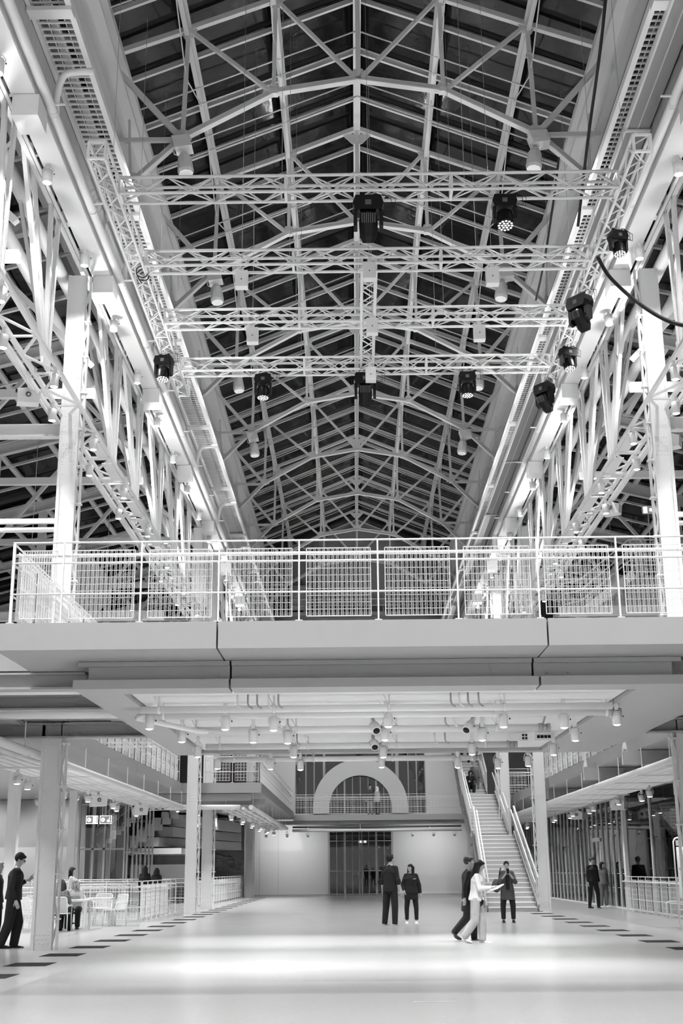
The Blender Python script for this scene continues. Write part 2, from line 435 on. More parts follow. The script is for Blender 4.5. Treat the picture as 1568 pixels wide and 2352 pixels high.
# ================================================================== CRANE LEVEL
BY = [18.95+6.85*k for k in range(9)]
for s in (-1, 1):
    S = SIDE[s]
    def bx(mb, xa, xb, y0, y1, z0, z1): return mb.box(*sorted((s*xa, s*xb)), y0, y1, z0, z1)
    # crane girder
    t = thing('crane_girder', 'broad white crane girder along the %s side of the hall' % S, 'beam', (0, 0, 0))
    bx(MB(), 5.64, 6.06, YA-12, YE-1, 14.35, 14.42).build('lower_flange', WHITE, t)
    b = MB(); bx(b, 5.80, 5.9, YA-12, YE-1, 14.42, 14.88); b.build('web', WHITE, t)
    bx(MB(), 5.72, 6.0, YA-12, YE-1, 14.88, 14.93).build('upper_flange', WHITE, t)
    b = MB(); bx(b, 6.10, 6.16, YA-12, YE-1, 14.30, 14.34); b.build('conduit', WHITE, t); b = MB(); bx(b, 6.2, 6.3, YA-12, YE-1, 14.36, 14.5); b.build('cable_tray', WHITE, t)
    # round duct beside it
    t = thing('round_duct', 'long round white duct running inside the %s crane girder' % S, 'duct', (0, 0, 0))
    MB().tube((s*5.52, YA-12, 14.5), (s*5.52, YE-1 if s < 0 else 49.0, 14.5), .085, 18).build('duct_barrel', PIPE, t)
    y = 12.5
    while y < (YE-2 if s < 0 else 48): MB().tube((s*5.52, y, 14.5), (s*5.52, y+.12, 14.5), .09, 18).build('coupling', WHITE, t); y += 3.43
    y = 19.2
    while y < 48: MB().bar((s*5.45, y, 14.5), (s*5.25, y, 14.5), .03, .03).build('hanger_peg', WHITE, t); y += 3.43
    if s > 0:
        MB().path([(5.52, 49.0, 14.5), (5.52, 49.3, 14.3), (5.55, 49.4, 13.95), (5.8, 49.4, 13.75), (6.6, 49.4, 13.75)], .11, 16).build('elbow', PIPE, t)
        t = thing('flat_duct', 'flat pale duct between the right catwalk and the round duct', 'duct', (0, 0, 0))
        MB().box(5.17, 5.6, YA-8, YE-1, 15.26, 15.36).build('duct_barrel', SLAB, t)
        MB().box(5.13, 5.17, YA-8, YE-1, 15.24, 15.38).build('edge_strip', WHITE, t); MB().box(5.37, 5.39, YA-8, YE-1, 15.25, 15.26).build('seam', WHITE, t); y = 21.35
        while y < 70: MB().box(5.13, 5.62, y, y+.06, 15.2, 15.24).build('cross_strap', WHITE, t); y += 6.85
    # catwalk with open grating
    t = thing('catwalk', 'open grating catwalk along the %s wall under the roof' % S, 'catwalk', (0, 0, 0))
    b = MB(); bx(b, 4.87, 4.97, YA-8, YE-1, 15.42, 15.58); b.build('side_rail', WHITE, t); b = MB(); bx(b, 5.56, 5.63, YA-8, YE-1, 15.42, 15.58); b.build('side_rail', WHITE, t)
    g = MB(); y = YA-6
    while y < YE-1: bx(g, 4.97, 5.56, y, y+.035, 15.5, 15.53); y += .17
    for xx in (5.1, 5.25, 5.4): bx(g, xx, xx+.015, YA-6, YE-1, 15.53, 15.55)
    tag(g.build('grating', WHITE, t), kind='stuff')
    for y in BY: b = MB(); bx(b, 4.87, 5.63, y-1.2, y-.95, 15.34, 15.42); b.build('cross_beam', WHITE, t)
    # curved branch ducts at each bay (left) / lamp boxes (right)
    if s < 0:
        arc = [(-5.5+(1-math.cos(a))*.28, -math.sin(a)*.30, 14.52+math.sin(a)*.66) for a in [j*math.pi/16 for j in range(9)]]
        arc += [(-5.0, -.30, 15.2), (-4.78, -.30, 15.2)]
        t0 = MB().path(arc, .065, 12).build('branch_duct', PIPE, None, (0, BY[0]+.6, 0)); tag(t0, 'curved white branch duct below the left catwalk, nearest the camera', 'duct', 'curved branch ducts below the left catwalk')
        for i, y in enumerate(BY[1:], 1): dup(t0, (0, y+.6, 0), 'curved white branch duct below the left catwalk, %s' % cam_ord(i))
    # corbel boxes carrying the girder
    b = MB(); bx(b, 5.57, 6.03, -.30, .30, 13.93, 14.34)
    t0 = b.build('corbel', WHITE, None, (0, BY[0], 0)); tag(t0, 'white boxed steel corbel under the %s crane girder, nearest the camera' % S, 'corbel', 'corbels under the %s crane girder' % S)
    for i, y in enumerate(BY[1:], 1): dup(t0, (0, y, 0), 'white boxed steel corbel under the %s crane girder, %s' % (S, cam_ord(i)))

# ------------------------------------------------------------------ columns
def column(x, y, z1, label):
    z1 = 14.28
    """box column with a riveted flat face and a lattice side towards the hall"""
    t = thing('riveted_column', label, 'column', (x, y, 0))
    s = 1 if x < 0 else -1
    def B(x0, x1, *a): return MB().box(*sorted((s*x0, s*x1)), *a)
    B(-.17, .15, -.10, -.07, 0, z1).build('face_plate', WHITE, t)
    B(-.23, -.17, -.12, .02, 0, z1).build('edge_flange', WHITE, t); B(-.17, -.15, -.07, .22, 0, z1).build('side_plate', WHITE, t)
    B(.15, .17, -.12, .05, 0, z1).build('edge_flange', WHITE, t); B(.235, .27, -.05, .05, 0, z1).build('outer_angle', WHITE, t)
    la = MB(); z = .1; d = 1
    while z < z1-.4:
        la.bar((s*(.16 if d > 0 else .25), -.0, z), (s*(.25 if d > 0 else .16), -.0, z+.42), .045, .012, up=(0,1,0)); z += .42; d = -d
    la.build('lattice', WHITE, t)
    z = .55
    while z < z1-.3: B(.15, .30, -.07, .07, z, z+.035).build('tie_plate', WHITE, t); z += .84
    rv = MB(); z = .15
    while z < z1-.1:
        for xx in (-.13, .11): rv.ball((s*xx, -.10, z), .012, 6)
        z += .22
    for zz in (.12, .2, .28, 3.9, 4.0, 4.1, 9.9, 10.0, 10.1, 10.2, 10.3):
        for xx in (-.13, -.07, -.01, .05, .11): rv.ball((s*xx, -.10, zz), .015, 6)
    tag(rv.build('rivets', WHITE, t), kind='stuff')
    return t
column(-6.31, 25.45, 14.9, 'tall white riveted column at the front left, beside the cafe')
column(-6.2, 46.9, 14.9, 'white riveted column behind the left mesh barrier, the nearer of a close pair')
column(-6.1, 51.0, 14.9, 'white riveted column farther of the close pair on the left')
column(-6.3, 73.5, 14.9, 'white column at the far left corner beside the back wall')
column(6.36, 25.45, 14.9, 'tall white riveted column at the front right, rising past the crane girder')
column(6.5, 47.2, 14.9, 'white riveted column beside the foot of the right staircase')
column(6.2, 55.5, 14.9, 'white riveted column just behind the right staircase')
column(6.35, 73.5, 14.9, 'white column at the far right behind the staircase')

# ------------------------------------------------------------------ V-shaped lattice legs
def lat(mb, a0, a1, b0, b1, w=.10, n=6, dw=.06):
    """two chords a0-a1 and b0-b1 laced with a zigzag"""
    a0, a1, b0, b1 = map(V, (a0, a1, b0, b1))
    mb.bar(a0, a1, w, w*.7, up=(1,0,0)); mb.bar(b0, b1, w, w*.7, up=(1,0,0))
    for i in range(n):
        t0 = (i+.2)/n; t1 = (i+1)/n
        p = a0.lerp(a1, t0) if i % 2 else b0.lerp(b1, t0); q = b0.lerp(b1, t1) if i % 2 else a0.lerp(a1, t1)
        mb.bar(p, q, dw, .02, up=(1,0,0))
def vlegs(s):
    t = thing('lattice_brace', '', 'brace')
    W_ = .12
    for a0, a1, b0, b1 in (((0, -.12, 0), (s*.02, -2.7, 3.9), (0, 0, 0), (s*.02, -1.9, 3.9)), ((0, 0, 0), (-s*.1, -.75, 4.4), (0, .14, 0), (-s*.1, .05, 4.4)), ((0, .12, 0), (s*1.2, 1.3, 4.9), (0, .26, 0), (s*1.2, 2.2, 4.9))):
        MB().bar(a0, a1, W_, .08, up=(1,0,0)).build('chord', WHITE, t); MB().bar(b0, b1, W_, .08, up=(1,0,0)).build('chord', WHITE, t)
        z_ = MB(); A0, A1, B0, B1 = map(V, (a0, a1, b0, b1)); n = 6
        for i in range(n):
            t0 = (i+.3)/n; t1 = (i+1)/n
            p = A0.lerp(A1, t0) if i % 2 else B0.lerp(B1, t0); q = B0.lerp(B1, t1) if i % 2 else A0.lerp(A1, t1)
            z_.bar(p, q, .075, .02, up=(1,0,0))
        z_.build('lattice', WHITE, t)
    MB().prism([(-.25, -.02), (.3, -.02), (.36, .5), (-.3, .5)], 'x', -.03, .03).build('foot_plate', WHITE, t)
    return t
VY = [19.5, 22.96, 30.1, 33.5, 37.6, 41.2, 44.3, 49.6, 53.6, 58.2, 62.5, 67]
for s in (-1, 1):
    v0 = vlegs(s); v0.location = (s*6.32, VY[0], 11.1); v0['group'] = 'fan-shaped lattice braces on the %s side' % SIDE[s]
    v0['label'] = 'white fan of lattice legs standing on the %s lattice girder, nearest the camera' % SIDE[s]
    for i, y in enumerate(VY[1:], 1): dup(v0, (s*6.32, y, 11.1), 'white fan of lattice legs standing on the %s lattice girder, %s' % (SIDE[s], cam_ord(i)))
    # lattice girder at mid height
    t = thing('lattice_girder', 'long white lattice girder at mid height along the %s aisle' % SIDE[s], 'girder', (0, 0, 0))
    b = MB(); b.box(*sorted((s*6.0, s*6.07)), YA-4, YE-1, 10.95, 11.03); b.build('rail', WHITE, t)
    b = MB(); b.box(*sorted((s*6.50, s*6.58)), YA-4, YE-1, 10.95, 11.03); b.build('rail', WHITE, t)
    z = MB(); y = YA-4; d = 1
    while y < YE-2:
        z.bar((s*(6.03 if d > 0 else 6.54), y, 10.98), (s*(6.54 if d > 0 else 6.03), y+.9, 10.98), .06, .03)
        if d > 0: z.bar((s*6.03, y, 10.96), (s*6.54, y, 10.96), .06, .03)
        y += .9; d = -d
    z.build('zigzag_bars', WHITE, t)
    pl = MB(); y = 27.0
    while y < YE-2: pl.box(*sorted((s*6.05, s*6.30)), y, y+1.15, 10.92, 10.95); pl.box(*sorted((s*6.02, s*6.6)), y+1.15, y+1.3, 10.9, 10.95); y += 1.65
    pl.build('lattice_plates', WHITE, t)
    b = MB(); b.box(*sorted((s*6.66, s*6.70)), YA-4, YE-1, 10.9, 11.0); b.box(*sorted((s*6.76, s*6.82)), YA-4, YE-1, 10.95, 11.1); b.build('conduit', WHITE, t)
    # aisle roof beams, posts, purlins and round pipes
    zr = lambda x: 17.6-(abs(x)-5.9)*.261
    for i, y in enumerate(BY[:-1]):
        y += 1.6
        a = MB(); a.bar((s*5.95, 0, 17.0), (s*21.5, 0, zr(21.5)-.35), .22, .035).bar((s*5.95, 0, 17.32), (s*21.5, 0, zr(21.5)-.03), .22, .035).bar((s*5.95, 0, 17.16), (s*21.5, 0, zr(21.5)-.19), .03, .3)
        o = a.build('aisle_rafter', WHITE, None, (0, y, 0)); tag(o, 'white sloping I-beam rafter of the %s aisle roof, %s' % (SIDE[s], cam_ord(i)), 'rafter', 'aisle rafters')
        if s > 0 and 38 < y < 47: continue
        t = thing('aisle_strut', 'pair of white diagonal struts under the %s aisle roof, %s' % (SIDE[s], cam_ord(i)), 'strut', (0, y+.1, 0), group='aisle struts')
        MB().bar((s*6.4, 0, 13.0), (s*9.2, 0, 15.9), .14, .12).build('strut', WHITE, t); MB().bar((s*12.6, 0, 12.2), (s*9.6, 0, 15.85), .14, .12).build('strut', WHITE, t)
        MB().bar((s*6.3, 0, 12.3), (s*12.8, 0, 12.3), .16, .2).build('tie_beam', WHITE, t)
        MB().box(*sorted((s*12.5, s*12.8)), -.14, .14, 4.7, 15.35).build('post', WHITE, t)
    for i, x in enumerate((7.6, 9.3, 11.0, 12.7, 14.4, 16.1)):
        o = MB().box(-.05, .05, 0, YE-YA, -.16, -.02).box(-.09, .09, 0, YE-YA, -.18, -.16).build('aisle_purlin', WHITE, None, (s*x, YA, zr(x)))
        tag(o, 'white lengthwise purlin of the %s aisle roof, %s' % (SIDE[s], 'beside the hall' if i == 0 else ORD[i]+' out from the hall'), 'purlin', 'aisle purlins')
    for j in range(24):
        gl = 'white glazing bar close under the dark %s aisle roof, %s' % (SIDE[s], cam_ord(j))
        if j == 0: gb = MB().bar((s*6.0, 0, 17.4), (s*21, 0, zr(21)-.15), .10, .09).build('glazing_bar', WHITE, None, (0, YA, 0)); tag(gb, gl, 'glazing bar', 'glazing bars under the %s aisle roof' % SIDE[s])
        else: dup(gb, (0, YA+j*2.283, 0), gl)
    for x, z, nm in ((7.35, 15.6, 'inner'), (8.0, 15.35, 'outer')):
        o = MB().tube((s*x, YA-6, z), (s*x, YE-2, z), .16, 16).build('round_duct', PIPE, None)
        tag(o, 'round white duct high in the %s aisle, the %s of two' % (SIDE[s], nm), 'duct')
    # cross ties behind the columns at upper level
    for i, (y, z) in enumerate(((25.75, 10.6), (39.8, 9.3), (60.4, 9.3))):
        b = MB().box(*sorted((s*6.4, s*21)), -.10, .10, -.02, .0).box(*sorted((s*6.4, s*21)), -.012, .012, .0, .25).box(*sorted((s*6.4, s*21)), -.10, .10, .25, .27)
        o = b.build('tie_beam', WHITE, None, (0, y, z)); tag(o, 'horizontal white I-beam crossing the %s aisle, %s' % (SIDE[s], cam_ord(i)), 'beam', 'aisle cross beams')
        o = MB().tube((s*6.5, 0, 0), (s*21, 0, 0), .055, 14).box(*sorted((s*6.5, s*21)), -.05, .05, .14, .24).build('cross_pipe', PIPE, None, (0, y-.05, z-2.12)); tag(o, 'round white pipe crossing the %s aisle, %s' % (SIDE[s], cam_ord(i)), 'pipe', 'aisle cross pipes')

# ================================================================== CYLINDER SPOTLIGHTS
ROD = 0
def spot(name, label, group, power, ang, lens_r=.085, black=False, h=.26, light=True):
    """origin at the clamp; hangs down"""
    t = thing(name, label, 'spotlight', group=group)
    hs_ = MB().lathe([(lens_r*.9, -.12), (lens_r+.012, -.13), (lens_r+.012, -.12-h), (lens_r+.002, -.12-h)], n=18).build('housing', WHITE, t)
    MB().path([(-lens_r-.03, 0, -.22), (-lens_r-.03, 0, -.12), (-lens_r*.7, 0, -.04), (0, 0, 0), (lens_r*.7, 0, -.04), (lens_r+.03, 0, -.12), (lens_r+.03, 0, -.22)], .008, 6).build('yoke', WHITE, t)
    MB().box(-.03, .03, -.03, .03, -.10, .10).build('clamp', WHITE, t)
    MB().lathe([(lens_r*.92, 0), (lens_r*.6, -.012), (lens_r*.2, -.016)], (0,0,-.12-h), n=18).build('lens', BLACKP if black else LENS, hs_)
    MB().ball((lens_r+.04, 0, -.2), .014, 8).build('knob', BLACKP, t)
    if ROD: MB().tube((0, 0, .04), (0, 0, ROD), .012, 6).build('drop_rod', WHITE, t)
    if light: spot_light(t, (0,0,-.16-h), (0,0,-1), power, ang, .7, .08)
    return t
def spots(name, lab, group, power, ang, places, every=1, rod=0, start=0, **kw):
    global ROD
    ROD = rod; j0 = start
    o = spot(name, lab % cam_ord(j0), group, power*every, ang, **kw); o.location = places[0]; dk = None
    for i, p in enumerate(places[1:], 1):
        if i % every == 0: dup(o, p, lab % cam_ord(j0+i))
        elif dk is None: dk = spot(name, lab % cam_ord(j0+i), group, 0, ang, light=False, **kw); dk.location = p
        else: dup(dk, p, lab % cam_ord(j0+i))
LY = [17.53-3.37*3+3.37*k for k in range(19)]  # rows start out of view; those nearest lamps are added to light the floor
for s in (-1, 1):
    for a, b, f_ in ((0, 4, 4.6), (4, 9, 1.0), (9, 19, .5)):
        spots('spotlight', 'white cylinder spotlight under the %s crane girder, %%s' % SIDE[s], 'spotlights under the crane girders', P_CRANE*f_, 2.3, [(s*5.95, y, 14.34) for y in LY[a:b]], lens_r=.085, start=a)
    up = None
    for k, y in enumerate((19.8, 27.0, 34.5, 42.2, 51.0, 59.5, 68.0)):
        lb = 'small square uplight standing on the %s lattice girder, %s' % (SIDE[s], cam_ord(k))
        if up is None:
            up = thing('uplight', lb, 'uplight', (s*6.54, y, 11.03), group='uplights on the lattice girders')
            hs_ = MB().box(-.09, .09, -.06, .06, .05, .17).build('housing', WHITE, up); MB().box(-.075, .075, -.05, .05, .17, .178).build('lens', LENS, hs_)
            MB().box(-.11, .11, -.015, .015, 0, .03).box(-.11, -.095, -.015, .015, 0, .12).box(.095, .11, -.015, .015, 0, .12).build('yoke', WHITE, up)
            spot_light(up, (0, 0, .24), (-s*.42, .12, 1), P_UP, 2.6, .9, .08)
        else: dup(up, (s*6.54, y, 11.03), lb)
    spots('spotlight', 'white cylinder spotlight hung on the %s lattice girder, %%s' % SIDE[s], 'spotlights on the lattice girders', P_GIRD, 2.2, [(s*(6.53 if k % 2 else 6.05), 18.9+1.9*k, 10.93) for k in range(20)], every=2, lens_r=.075)
    spots('spotlight', 'small white spotlight hanging deep in the %s aisle, %%s' % SIDE[s], 'aisle spotlights', P_SIDE*3, 2.4, [(s*(8.3+(k*37 % 5)*.9), 24+4.1*k, 17.6-(2.4+(k*37 % 5)*.9)*.261-6.05) for k in range(12)], every=2, rod=6.04)
    ROD = 0

def washer(label, loc, aim, power, ang=1.7):
    t = thing('spotlight', label, 'spotlight', loc, 0, 'lamps washing the far wall')
    a = V(aim).normalized(); hs_ = MB().lathe([(.06, 0), (.075, .02), (.075, .24), (.07, .24)], (0, 0, -.14), a, 16).build('housing', WHITE, t)
    MB().lathe([(.066, 0), (.03, .008)], V((0, 0, -.14))+a*.235, a, 14).build('lens', LENS, hs_)
    MB().path([(-.09, 0, -.16), (-.09, 0, -.05), (0, 0, 0), (.09, 0, -.05), (.09, 0, -.16)], .008, 6).build('yoke', WHITE, t)
    MB().box(-.03, .03, -.03, .03, -.02, .05).build('clamp', WHITE, t)
    spot_light(t, V((0, 0, -.14))+a*.30, a, power, ang, .8, .08)
for i, x in enumerate((-5.4, -4.2, -3.0, 3.0, 4.2, 5.4)):
    washer('small white spotlight below the far bridge lighting the back wall, %s from the left' % ['first', 'second', 'third', 'fourth', 'fifth', 'sixth'][i], (x, 73.8, 3.54), (0, 1, -.35), 75)
for i, x in enumerate((-12.6, -15.2, -18.0)): washer('added white spotlight brightening the pale cafe wall, %s from the columns' % ['first', 'second', 'third'][i], (x, 49.4, 4.26), (0, 1, -.75), 130)  # added lamps, only there to brighten the cafe wall
for s in (-1, 1):
    washer('added white spotlight on the %s lattice girder brightening the arch' % SIDE[s], (s*6.05, 68.6, 10.93), (-s*.6, 1, -.65), 800, 1.3)  # added pair of lamps to lift the arch wall
# ================================================================== LIGHTING RIG
def box_truss(name, label, p, q, w=.30, h=.33, r=.031, bay=.42):
    t = thing(name, label, 'truss'); p = V(p); q = V(q); d = (q-p); L = d.length; d.normalize()
    a = d.cross(V((0,0,1))).normalized()*(w/2); b = V((0,0,h/2))
    cs = [a+b, a-b, -a-b, -a+b]
    for c in cs: MB().tube(p+c, q+c, r, 10).build('chord', WHITE, t)
    n = max(2, int(L/bay)); lc = MB()
    for i in range(n):
        p0 = p+d*(L*i/n); p1 = p+d*(L*(i+1)/n)
        for k in range(4):
            c0, c1 = cs[k], cs[(k+1) % 4]
            if (i+k) % 2: c0, c1 = c1, c0
            lc.tube(p0+c0, p1+c1, .015, 6)
    lc.build('lacing', WHITE, t)
    nb = max(1, int(L/3))
    for j in range(0, nb+1):
        e = MB(); pp = p+d*(L*j/nb)
        for k in range(4): e.bar(pp+cs[k], pp+cs[(k+1) % 4], .05, .04)
        e.build('cross_frame', WHITE, t)
    return t
box_truss('rig_truss', 'long white lighting truss along the left side of the hanging rig', (-4.68, 19.35, 13.665), (-4.68, 30.8, 13.665))
box_truss('rig_truss', 'long white lighting truss along the right side of the hanging rig', (4.9, 19.35, 13.665), (4.9, 30.5, 13.665))
RIGY = [20.72, 23.6, 26.43, 29.27]
for i, y in enumerate(RIGY): box_truss('rig_truss', 'white lighting truss crossing the hall, %s' % cam_ord(i), (-4.5, y, 13.665), (4.72, y, 13.665), w=.37)
box_truss('rig_truss', 'short white lighting truss joining the rear three cross trusses in the middle of the rig', (.15, 23.8, 13.665), (.15, 29.05, 13.665))
for i, (x, y) in enumerate([(x, y) for y in RIGY for x in (-4.68, -1.5, 1.9, 4.9)]):
    o = MB().tube((0,0,0), (0,0,5.9), .005, 5).build('chain', MIDG, None, (x, y, 13.8))
    tag(o, 'thin hoist chain up from the %s cross truss, %s' % (['nearest', 'second', 'third', 'rearmost'][i//4], ['at its left end', 'left of centre', 'right of centre', 'at its right end'][i % 4]), 'chain', 'hoist chains')

def moving_head(kind, label, loc, rz=0, tilt=0.0, sc=1.0):
    """base box, two-armed yoke and swivelling head, hung upside down"""
    t = thing('moving_head_light', label, 'stage light', loc, rz, 'black moving head lights')
    k = sc
    b = MB(); w, d, h = .21*k, .15*k, .13*k
    b.prism([(-w, 0), (w, 0), (w*1.22, -h*1.1), (w*1.05, -h*2), (-w*1.05, -h*2), (-w*1.22, -h*1.1)], 'y', -d, d); b.build('base', BLACKP, t)
    c = MB()
    for x in (-.12*k, .12*k): c.path([(x, -.02, 0), (x, -.03, .06), (x, .03, .09), (x, .05, .03)], .012, 6)
    c.build('hook_clamp', BLACKR, t)
    y = MB(); L = .27*k
    for s in (-1, 1):
        xa, xb = sorted((s*w*.86, s*w*1.16))
        y.prism([(-.10*k, -h*1.9), (.10*k, -h*1.9), (.09*k, -h*2-L), (0, -h*2-L-.07*k), (-.09*k, -h*2-L)], 'x', xa, xb)
    y.build('yoke', BLACKP, t)
    hd = MB(); c0 = V((0, 0, -h*2-L*.72)); rot = Matrix.Rotation(tilt, 3, 'X')
    if kind == 'wash':
        R = w*.82
        prof = [(R*.6, .14*k), (R*.95, .09*k), (R, .0), (R, -.20*k), (R*.97, -.23*k)]
        ax = rot @ V((0,0,1)); ho = hd.lathe(prof, c0, ax, 20).build('head', BLACKP, t)
        ln = MB(); u = rot @ V((1,0,0)); v_ = rot @ V((0,1,0)); o = c0-ax*(.232*k)
        pts = [(0,0)]+[(math.cos(j*math.pi/3)*R*.40, math.sin(j*math.pi/3)*R*.40) for j in range(6)]+[(math.cos(j*math.pi/6)*R*.78, math.sin(j*math.pi/6)*R*.78) for j in range(12)]
        for px_, py_ in pts: ln.lathe([(R*.16, 0), (R*.10, -.01)], o+u*px_+v_*py_, -ax*-1, 10)
        ln.build('lens_array', LENSW, ho)
    else:
        R = w*.78; ax = rot @ V((0,0,1)); u = rot @ V((1,0,0)); v_ = rot @ V((0,1,0))
        ring = lambda hh, r: [c0+ax*hh*k+u*(math.cos(a)*r)+v_*(math.sin(a)*r*.9) for a in [math.pi/8+j*math.pi/4 for j in range(8)]]
        L2 = [(.20, R*.55), (.17, R*.92), (0, R*1.02), (-.20, R*.95), (-.31, R*.62)]
        vs_ = []; fs = []
        for hh, r in L2: vs_ += ring(hh, r)
        for i in range(len(L2)-1):
            for j in range(8): fs.append((i*8+j, i*8+(j+1) % 8, (i+1)*8+(j+1) % 8, (i+1)*8+j))
        fs += [tuple(reversed(range(8))), tuple(32+j for j in range(8))]
        ho = hd.add(vs_, fs).build('head', BLACKP, t)
        ln = MB()
        for j in range(7): ln.bar(c0+ax*(.18*k)+u*((j-3)*.035*k)-v_*(R*.93), c0+ax*(.02*k)+u*((j-3)*.035*k)-v_*(R*.97), .012*k, .012*k)
        ln.build('vent_fins', DARKG, ho)
    pn = MB().box(-.05*k, .05*k, -d-.006, -d, -h*1.4, -h*.7); pn.build('display_panel', DARKG, t)
    cb = MB(); cb.path([(w, .02, -h), (w*1.9, .02, -h*1.2), (w*1.8, .02, .05), (w*.8, .03, .12)], .007, 6); cb.path([(w, .0, -h*1.3), (w*2.1, .0, -h*1.5), (w*2.2, .0, .0), (w*1.1, .03, .12)], .006, 6); cb.build('cable', BLACKR, t)
moving_head('profile', 'largest black moving head light, centre of the nearest cross truss', (.10, 20.72, 13.42), 0, .5, 1.12)
moving_head('wash', 'black moving head with a round lens array, right of centre on the nearest cross truss', (2.62, 20.72, 13.42), 0, -.25, .9)
moving_head('wash', 'black wash light high on the right side truss, nearest the camera there', (5.0, 22.1, 13.42), .3, -.2, .72)
moving_head('profile', 'black angular moving head on the right side truss, tilted to the right', (4.75, 25.0, 13.42), -.9, .5, 1.05)
moving_head('wash', 'black wash light on the right side truss just above the rearmost cross truss', (4.95, 27.8, 13.42), .4, -.3, .8)
moving_head('profile', 'black angular moving head at the rear of the right side truss, lowest on the right', (4.72, 30.1, 13.42), -.9, .5, 1.0)
moving_head('wash', 'black wash light alone on the left side truss', (-4.77, 28.0, 13.42), -.2, -.2, .88)
moving_head('wash', 'black wash light left of centre on the rearmost cross truss', (-2.46, 29.27, 13.42), 0, -.1, .88)
moving_head('profile', 'black moving head in the centre of the rearmost cross truss', (.10, 29.27, 13.42), 0, .4, 1.1)
moving_head('wash', 'black wash light right of centre on the rearmost cross truss', (2.66, 29.27, 13.42), 0, -.1, .88)

def hoist(label, loc):
    t = thing('hoist_box', label, 'hoist', loc, 0, 'white hoist boxes')
    MB().box(-.13, .13, -.10, .10, -.30, .0).build('casing', WHITE, t); MB().box(-.13, .13, -.101, .10, -.36, -.30).build('lower_cover', PIPE, t)
    MB().box(-.04, .04, -.04, .04, 0, .10).build('suspension_bracket', WHITE, t); MB().ball((0, -.10, -.2), .014, 8).build('screw', BLACKP, t)
    MB().tube((0,0,.1), (0,0,7.5), .006, 5).build('wire', MIDG, t)
hoist('white hoist box below the second cross truss, left of centre', (-2.5, 23.6, 13.42))
hoist('white hoist box below the third cross truss, left of centre', (-2.5, 26.43, 13.42))
hoist('white hoist box in the middle, between the nearest and second cross trusses', (.15, 23.3, 13.42))
hoist('white hoist box below the second cross truss, right of centre', (2.7, 23.6, 13.42))
hoist('white hoist box below the third cross truss, right of centre', (2.7, 26.43, 13.42))
hoist('white hoist box on the short middle truss, behind the second cross truss', (.24, 26.0, 13.42))
hoist('white hoist box on the short middle truss, just before the rearmost cross truss', (.24, 28.85, 13.42))

# white floodlight projectors on the roof trusses at the outer joints
def flood(label, loc, s):
    t = thing('projector_light', label, 'floodlight', loc, 0, 'white floodlights on the roof trusses')
    MB().prism([(-.22, -.05), (.20, -.02), (.27, -.30), (-.12, -.36)], 'y', -.2, .2).build('ballast_box', WHITE, t)
    b = MB(); b.lathe([(.10, .0), (.16, -.12), (.19, -.50), (.17, -.58)], (-s*.07, 0, -.42), (s*.12, .12, 1), 8, False).build('head', WHITE, t)
    MB().path([(-.18, .0, -.3), (-.16, 0, -.42), (-.02, 0, -.5), (.10, 0, -.4)], .014, 8).build('yoke', WHITE, t)
    MB().bar((0, 0, 0), (0, 0, -.06), .12, .2).build('clamp', MIDG, t)
    l_ = spot_light(t, (-s*.12, -.05, -1.12), (-s*.25, -.15, -1), P_RIG, 3.1, 1.0, .12)
for i in range(4):
    for s in (-1, 1):
        flood('white boxy floodlight hung on the %s of the %s roof truss' % (SIDE[s], ['nearest', 'second', 'third', 'fourth'][i]), (s*4.17, TY[i]-.15, 18.0), s)

# cables
def cable(label, pts, r=.03, m_=BLACKR):
    # smooth with catmull-rom
    P_ = [V(p) for p in pts]; out = []
    for i in range(len(P_)-1):
        p0, p1, p2, p3 = P_[max(i-1, 0)], P_[i], P_[i+1], P_[min(i+2, len(P_)-1)]
        for k in range(8):
            t = k/8; out.append(.5*((2*p1)+(p2-p0)*t+(2*p0-5*p1+4*p2-p3)*t*t+(3*p1-p0-3*p2+p3)*t**3))
    out.append(P_[-1])
    return tag(MB().path(out, r, 8).build('cable', m_), label, 'cable')
cable('thick black cable sagging from the right side truss to the right edge', [(4.85, 23.3, 13.5), (5.0, 23.0, 12.9), (5.35, 22.3, 12.0), (5.8, 21.6, 11.25), (6.35, 21.0, 10.9), (6.9, 20.8, 11.1), (7.6, 20.6, 11.6)], .04)
cable('second black cable running down beside the right catwalk to the rig', [(4.55, 18.6, 18.0), (4.5, 20.0, 16.4), (4.45, 21.6, 15.2), (4.4, 22.9, 14.0)], .03)
cable('black cable dropping between the cross trusses near the right side truss', [(4.1, 22.9, 15.6), (4.05, 23.4, 15.0), (4.0, 24.8, 14.2), (3.95, 25.9, 13.8)], .025)
cable('coiled black cable on the left side truss beside the second cross truss', [(-4.6+.12*math.cos(a*1.3), 23.6+.03*a, 13.5+.12*math.sin(a*1.3)) for a in range(14)], .012)
for i, y in enumerate(RIGY):
    cable('thin dark cable lying along the %s cross truss' % (['nearest', 'second', 'third', 'rearmost'][i]), [(-4.3+.9*j, y-.1+.03*math.sin(j*2.1), 13.53+.02*math.cos(j*1.7)) for j in range(11)], .009)

